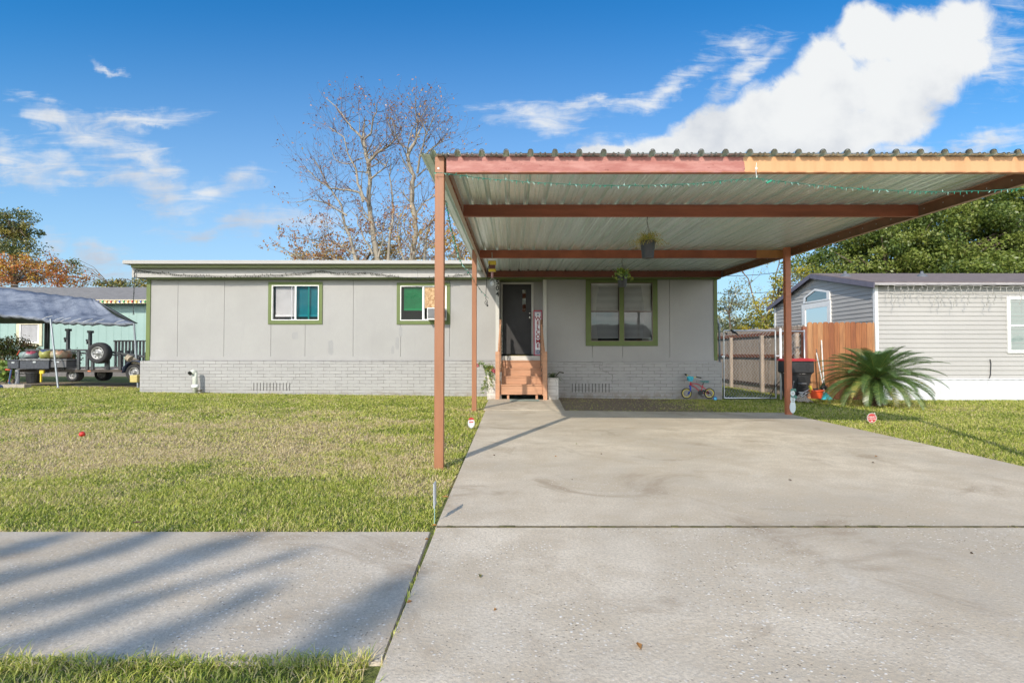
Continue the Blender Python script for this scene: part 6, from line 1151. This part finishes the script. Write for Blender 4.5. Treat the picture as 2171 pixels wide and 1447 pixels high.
def wheel(cx, cy, Y, rpx, par, hub='w', wid=.2):
    c = P(cx, cy, Y); R = rpx/F*Y; mb = MB(); mb.lathe([(R*.58, 0), (R*.75, -.03), (R*.94, -.02), (R, .04), (R, wid-.04), (R*.94, wid), (R*.6, wid), (R*.58, 0)], c, 32, 'y'); ty = obj('wheel', mb, M('tyre_rubber', (.028, .028, .03), .85, var=.2, scale=20), par, smooth=True)
    mb = MB(); mb.lathe([(R*.60, .0), (R*.56, -.015), (R*.52, .02), (R*.34, .035), (R*.22, .01), (R*.12, -.03), (0, -.035)], c, 28, 'y'); obj('rim', mb, M('wheel_silver', (.34, .34, .34), .45, .4), ty, smooth=True)
    mb = MB()
    for k in range(8): a_ = k*pi/4+.2; mb.lathe([(0, 0), (R*.055, 0), (R*.055, .006), (0, .006)], c+Vector((R*.43*cos(a_), .015, R*.43*sin(a_))), 8, 'y')
    obj('rim_holes', mb, black_pl, ty); return ty
wheel(206.5, 748, YU-.26, 22.5, tl); wheel(154, 795, YU+.1, 13.5, tl); wheel(284, 789, YU-.2, 18, tl); wheel(215, 792, YU+1.4, 15, tl)
mb = MB(); arc = []; c = P(284, 790, YU-.3)
for k in range(11): a_ = pi*(1-k/10*.75); arc.append((c.x+.34*cos(a_), c.z+.33*sin(a_)))
vs = [(a_, YU-.3, b_) for a_, b_ in arc]+[(a_, YU+.05, b_) for a_, b_ in arc]; mb.addv(vs, [(i, i+1, 12+i, 11+i) for i in range(10)]); fo = obj('fender', mb, M('navy_fender', (.03, .045, .09), .35), tl, smooth=True); sm = fo.modifiers.new('t', 'SOLIDIFY'); sm.thickness = .012
for (px, pt, pb_) in ((141.5, 700, 742), (188.5, 704, 742)): mb = MB(); mb.box(X(px-2, 15.6), X(px+2.2, 15.6), 15.6, 15.68, Z(pb_, 15.6), Z(pt, 15.6)); mb.box(X(px-3.5, 15.6), X(px+4.5, 15.6), 15.58, 15.70, Z(pt+1.5, 15.6), Z(pt-3.5, 15.6)); mb.box(X(px-7, 15.6), X(px-2, 15.6), 15.6, 15.66, Z(pt+19, 15.6), Z(pt+15, 15.6)); mb.box(X(px-6, 15.6), X(px-4.5, 15.6), 15.6, 15.66, Z(pt+25, 15.6), Z(pt+15, 15.6)); obj('rack_post', mb, tm, tl)
mb = MB(); mb.tube([P(37, 783, YU-.2), P(37, 812, YU-.2)], .05, 10); mb.box(X(32, YU-.2), X(43, YU-.2), YU-.3, YU-.1, Z(814, YU-.2), Z(812, YU-.2)); obj('tongue_jack', mb, M('jack_grey', (.30, .31, .33), .5, .4), tl)
for px in (190, 262): mb = MB(); mb.box(X(px-3, YU), X(px+3.5, YU), YU-.01, YU-.001, Z(787.5, YU), Z(785, YU)); obj('marker_light', mb, M('marker_orange', (.55, .16, .06), .3), tl)
# things on the trailer
def boxthing(name, a_, b_, c, d, Y0, Y1, mat, lbl, cat, lidmat=None, group=None):
    t_ = thing(name, lbl, cat, (X((a_+b_)/2, Y0), (Y0+Y1)/2, Z(d, Y0)), group); hh = (d-c); PB(a_, b_, c+hh*.18, d, Y0, Y1, mat, 'body', t_, .012); PB(a_-1.2, b_+1.2, c, c+hh*.17, Y0-.02, Y1+.02, lidmat or mat, 'lid', t_, .008); PB((a_+b_)/2-3, (a_+b_)/2+3, c+hh*.25, c+hh*.4, Y0-.012, Y0-.001, steel, 'catch', t_)
tbm = M('toolbox_black', (.055, .06, .075), .4, .2, .35, 20); dust = M('dusty_lid', (.16, .165, .17), .6, var=.6, scale=25)
boxthing('tool_box', 42, 104, 760, 782, YU-.25, YU+.35, tbm, 'long dusty black tool box on the front of the trailer', 'tool box', dust); boxthing('tool_box', 105, 141, 761, 779, YU-.2, YU+.3, M('toolbox_grey', (.11, .11, .115), .5, .2), 'shorter grey tool box with speckled lid beside the spare wheel', 'tool box', dust); boxthing('tool_box', 16, 40, 762, 781, YU-.25, YU+.3, tbm, 'small black tool box at the trailer nose', 'tool box', tbm)
def bag(a_, b_, c, d, cols, lbl, seed):
    m, t, o = newmat('bag_%d' % seed); p = t.pos(); n1 = t.add('ShaderNodeTexVoronoi'); t.put(n1.inputs['Vector'], t.vm('ADD', p, t.scale(t.noise(p, 4, 3, out=1), .3))); n1.inputs['Scale'].default_value = 4.5; s_ = t.sep(n1.outputs['Color']); col = t.mix(s_[0], cols[0], cols[1]); col = t.mix(t.m('GREATER_THAN', s_[1], .62), col, cols[2]); princ(t, o, col, .4)
    mb = MB(); Y = YU+.05; r = random.Random(seed); n, k = 12, 6; cx, cz = (X(a_, Y)+X(b_, Y))/2, (Z(c, Y)+Z(d, Y))/2; rx, rz = (X(b_, Y)-X(a_, Y))/2, (Z(c, Y)-Z(d, Y))/2; vs = []
    for j in range(k+1):
        for i in range(n): th_ = 2*pi*i/n; ph = -pi/2+pi*j/k; q1 = lambda v_: math.copysign(abs(v_)**.55, v_); vs.append((cx+rx*q1(cos(th_)*cos(ph))*r.uniform(.92, 1.05), Y+.25*q1(sin(th_)*cos(ph)), cz+rz*q1(sin(ph))*r.uniform(.62, 1.15)*(1.0+.25*sin(i*2.3+seed))))
    mb.addv(vs, [(j*n+i, j*n+(i+1) % n, (j+1)*n+(i+1) % n, (j+1)*n+i) for j in range(k) for i in range(n)]); obj('plastic_bag', mb, m, None, lbl, 'bag', smooth=True)
bag(50, 81, 744, 760.5, ((.34, .35, .36), (.10, .22, .20), (.38, .08, .12)), 'clear bag of pink and teal clothes on the long tool box', 1); bag(94, 114, 741, 760.5, ((.08, .11, .25), (.16, .25, .16), (.30, .30, .08)), 'bag of blue green and yellow things beside the canopy leg', 2); bag(116, 144, 742, 760.5, ((.42, .15, .09), (.28, .33, .22), (.42, .30, .20)), 'rightmost bag in orange and pale green on the trailer', 3)
for (a_, b_, c, d, Y, mt, lbl) in ((57, 84, 789, 812, YU-.1, black_pl, 'black tub under the front of the trailer'),): mb = MB(); cc_ = P((a_+b_)/2, d, Y); mb.lathe([(0, 0), (.14, 0), (.17, .26), (.185, .27), (.185, .30), (.16, .30), (0, .22)], cc_, 16); obj('bucket', mb, mt, None, lbl, 'bucket')
mb = MB(); cc_ = P(288, 810, 14.7); mb.box(X(281, 14.7), X(297, 14.7), 14.6, 14.85, Z(810, 14.7), Z(794.5, 14.7)); obj('yellow_crate', mb, M('yellow_tan_plastic', (.55, .45, .16), .5, var=.15), None, 'tan yellow crate in front of the trailer wheel by the grey house', 'crate', bevel=.02)
mb = MB(); mb.tube([P(267, 755, 14.9), P(306, 778, 15.1)], .085, 14); mb.tube([P(275, 759.5, 14.8), P(276.5, 760.5, 14.8)], .092, 14); obj('rolled_pipe', mb, M('tan_roll', (.44, .37, .28), .7, var=.15), None, 'tan rolled tube lying slanted over the trailer fender', 'tube')
mb = MB(); mb.box(X(11, 14.5), X(60, 14.5), 14.4, 14.62, Z(825, 14.5), Z(814, 14.5)); obj('concrete_block', mb, M('block_grey', (.34, .30, .25), .9, var=.2, scale=12, bump=.5), None, 'long grey concrete block on the ground at the far left', 'block', bevel=.01)
mb = MB(); mb.box(X(103, 14.5), X(126, 14.5), 14.35, 14.6, Z(826, 14.4), Z(822.3, 14.4)); obj('foot_board', mb, M('pale_board', (.55, .50, .42), .8), None, 'pale wooden board under the front canopy leg', 'board')
mb = MB(); mb.tube([P(23, 812, 14.7), P(18, 818, 14.6), P(2, 820, 14.4), P(-6, 822, 14.3)], [.02, .05, .06, .05], 8); mb.tube([P(24, 783, 14.7), P(21, 800, 14.7), P(19, 812, 14.7)], .02, 6); obj('ratchet_jack', mb, M('blue_steel', (.05, .09, .20), .5), None, 'blue metal bar lying at the left edge of the lawn', 'bar')
mb = MB(); mb.tube([P(36, 752, YU-.3), P(42, 742, YU-.3)], .012, 5); mb.tube([P(12, 783, YU-.35), P(24, 784, YU-.35), P(22, 800, YU-.35), P(18, 808, YU-.35)], .022, 6); obj('red_strap', mb, M('strap_red', (.50, .07, .035), .6), None, 'red orange strap hanging from the trailer nose', 'strap')
mb = MB(); a_ = P(88.5, 790, YU-.15); mb.box(a_.x-.05, a_.x+.06, YU-.17, YU-.12, a_.z-.02, a_.z+.08); mb.box(a_.x-.03, a_.x+.0, YU-.17, YU-.13, a_.z-.25, a_.z-.021); obj('yellow_tool', mb, M('tool_yellow', (.65, .48, .03), .4), None, 'yellow hanging tool under the trailer deck', 'tool')
# slab under the canopy, hedge and plants
mb = MB(); y0 = 14.6; mb.addv([(-24, 14.2, .125), (X(60, 14.2)-.2, 14.25, .13), (X(140, 14.6), 14.8, .14), (X(200, 15), 16.2, .15), (-24, 17.2, .15)], [(0, 1, 2, 3, 4)]); obj('parking_pad', mb, M('pad_concrete', (.38, .33, .28), .9, var=.2), kind='structure')
hedge = leafmat('hedge_leaf', [(.03, .07, .015), (.08, .13, .025), (.2, .22, .05), (.34, .17, .10)], .25, .08)
bush('hedge', 'clipped green hedge with reddish tips at the left edge', 'hedge', [E(25, 735, 16.6, 38, 22), E(60, 742, 16.6, 24, 12), E(20, 760, 16.6, 30, 20), E(-50, 740, 16.6, 50, 26)], 7000, .07, hedge, 71, 150, .26, None, .05)
bush('leafy_plant', 'big leaved light green plant low at the left edge of the photo', 'plant', [E(6, 785, 15.0, 16, 16)], 260, .24, leafmat('light_leaf', [(.10, .2, .04), (.25, .36, .07), (.38, .42, .12)]), 72, 14, .14, None, .02)
bush('low_shrub', 'small dark shrub between the trailer rails and the turquoise wall', 'plant', [E(150, 755, 17.2, 16, 14)], 600, .07, hedge, 73, 20, .2, None, .02)
# overhead wires
mb = MB()
for a_, b_ in (((-60, 590), (330, 622)), ((-60, 604), (330, 640))): mb.tube(catenary(P(*a_, 26), P(*b_, 26), .2), .012, 4)
obj('power_line', mb, M('wire_grey', (.3, .3, .3), .6), None, 'pair of overhead wires crossing in front of the rusty trees', 'wire')
mb = MB()
for a_, b_ in (((1500, 583), (1680, 572)), ((1500, 620), (1680, 612)), ((1500, 690), (1680, 686))): mb.tube(catenary(P(a_[0], a_[1], 30), P(b_[0], b_[1], 30), .15), .02, 4)
obj('power_line', mb, dark_w, None, 'overhead wires seen through the gap right of the grey house', 'wire')
# street tree behind the camera whose limbs shade the sidewalk
T9 = Tree(19); mth = []
def up(sx, sy, h): k = h/(-SUN.z); return Vector((sx, sy, 0))-SUN*k
streaks = [tuple((G(*q_).x, G(*q_).y) for q_ in st3)+(h_, w9) for st3, h_, w9 in ((((-60, 1235), (150, 1192), (335, 1126)), 8., .05), (((-60, 1315), (230, 1240), (525, 1135)), 8.3, .06), (((60, 1352), (330, 1265), (620, 1175)), 7.6, .022), (((230, 1390), (400, 1330), (570, 1240)), 8.6, .035), (((680, 1385), (765, 1310), (850, 1235)), 8.4, .055), (((-40, 1180), (40, 1160), (120, 1140)), 7.8, .03))]
root = Vector((-10.2, -9.5, 0)); crown0 = Vector((-9.6, -9.3, 4.2)); T9.segs.append(([root, root.lerp(crown0, .5), crown0], [.28, .22, .2])); lp = []; r = np.random.default_rng(4)
for (a_, b_, c_, h, w9) in streaks:
    A_, B_, C_ = up(*a_, h), up(*b_, h+.3), up(*c_, h+.6); T9.segs.append(([crown0, crown0.lerp(A_, .55)+Vector((-.6, -.5, .5)), A_, B_, C_], [.12, .07, .045, .03, .012]))
    fc = r.uniform(0, 1, 9)
    for _ in range(int(5200*w9)): f = float(np.clip(fc[r.integers(9)]+r.normal(0, .05), 0, 1)) if r.random() < .75 else r.random(); q_ = A_.lerp(B_, f*2) if f < .5 else B_.lerp(C_, f*2-1); w_ = w9*sin(pi*min(1, f*.9+.08)); lp.append([q_.x+r.normal(0, w_), q_.y+r.normal(0, w_), q_.z+r.normal(0, w_)])
for _ in range(9): d = Vector((r.normal()-1.4, r.normal()*.6-3, abs(r.normal())*.5+.5)).normalized(); T9.grow(crown0, d, 3., .1, 2)
mb9 = T9.build(None, None); mb9.addv(T9.tw.v, T9.tw.f)
t9 = thing('street_tree', 'street tree standing behind the camera that shades the sidewalk', 'tree', root); obj('trunk', mb9, darkbark, t9); lp += [[p_.x, p_.y, p_.z] for p_, _ in T9.tips if p_.y-SUN.y/SUN.z*p_.z < .6]; cloud_obj('crown', np.array(lp), .11, 5, olive_l, t9)
# house across the street, seen only in window reflections
hx = thing('street_house', 'pale house across the street mirrored in the windows', 'house', (4, -28, 0)); mb = MB(); mb.box(-6, 14, -34, -28, 0, 2.6); obj('wall', mb, wallpaint('across_paint', (.55, .53, .5)), hx)
mb = MB(); mb.addv([(-6.5, -27.5, 2.6), (14.5, -27.5, 2.6), (14.5, -31, 4.2), (-6.5, -31, 4.2), (14.5, -34.5, 2.6), (-6.5, -34.5, 2.6)], [(1, 0, 3, 2), (2, 3, 5, 4), (0, 5, 3), (1, 2, 4)]); obj('roof', mb, shing, hx)
mb = MB(); [mb.box(x_, x_+1.4, -27.99, -27.95, .9, 2.0) for x_ in (-3,)]; obj('window', mb, dark_in, hx)
bush('street_shrub', 'round tree across the street mirrored in the windows', 'tree', [(1.5, -24, 3.2, 2.2, 2.2, 1.9), (3, -24, 2.6, 1.8, 1.8, 1.4)], 3500, .2, olive_l, 91, 50, .6, None, .15)
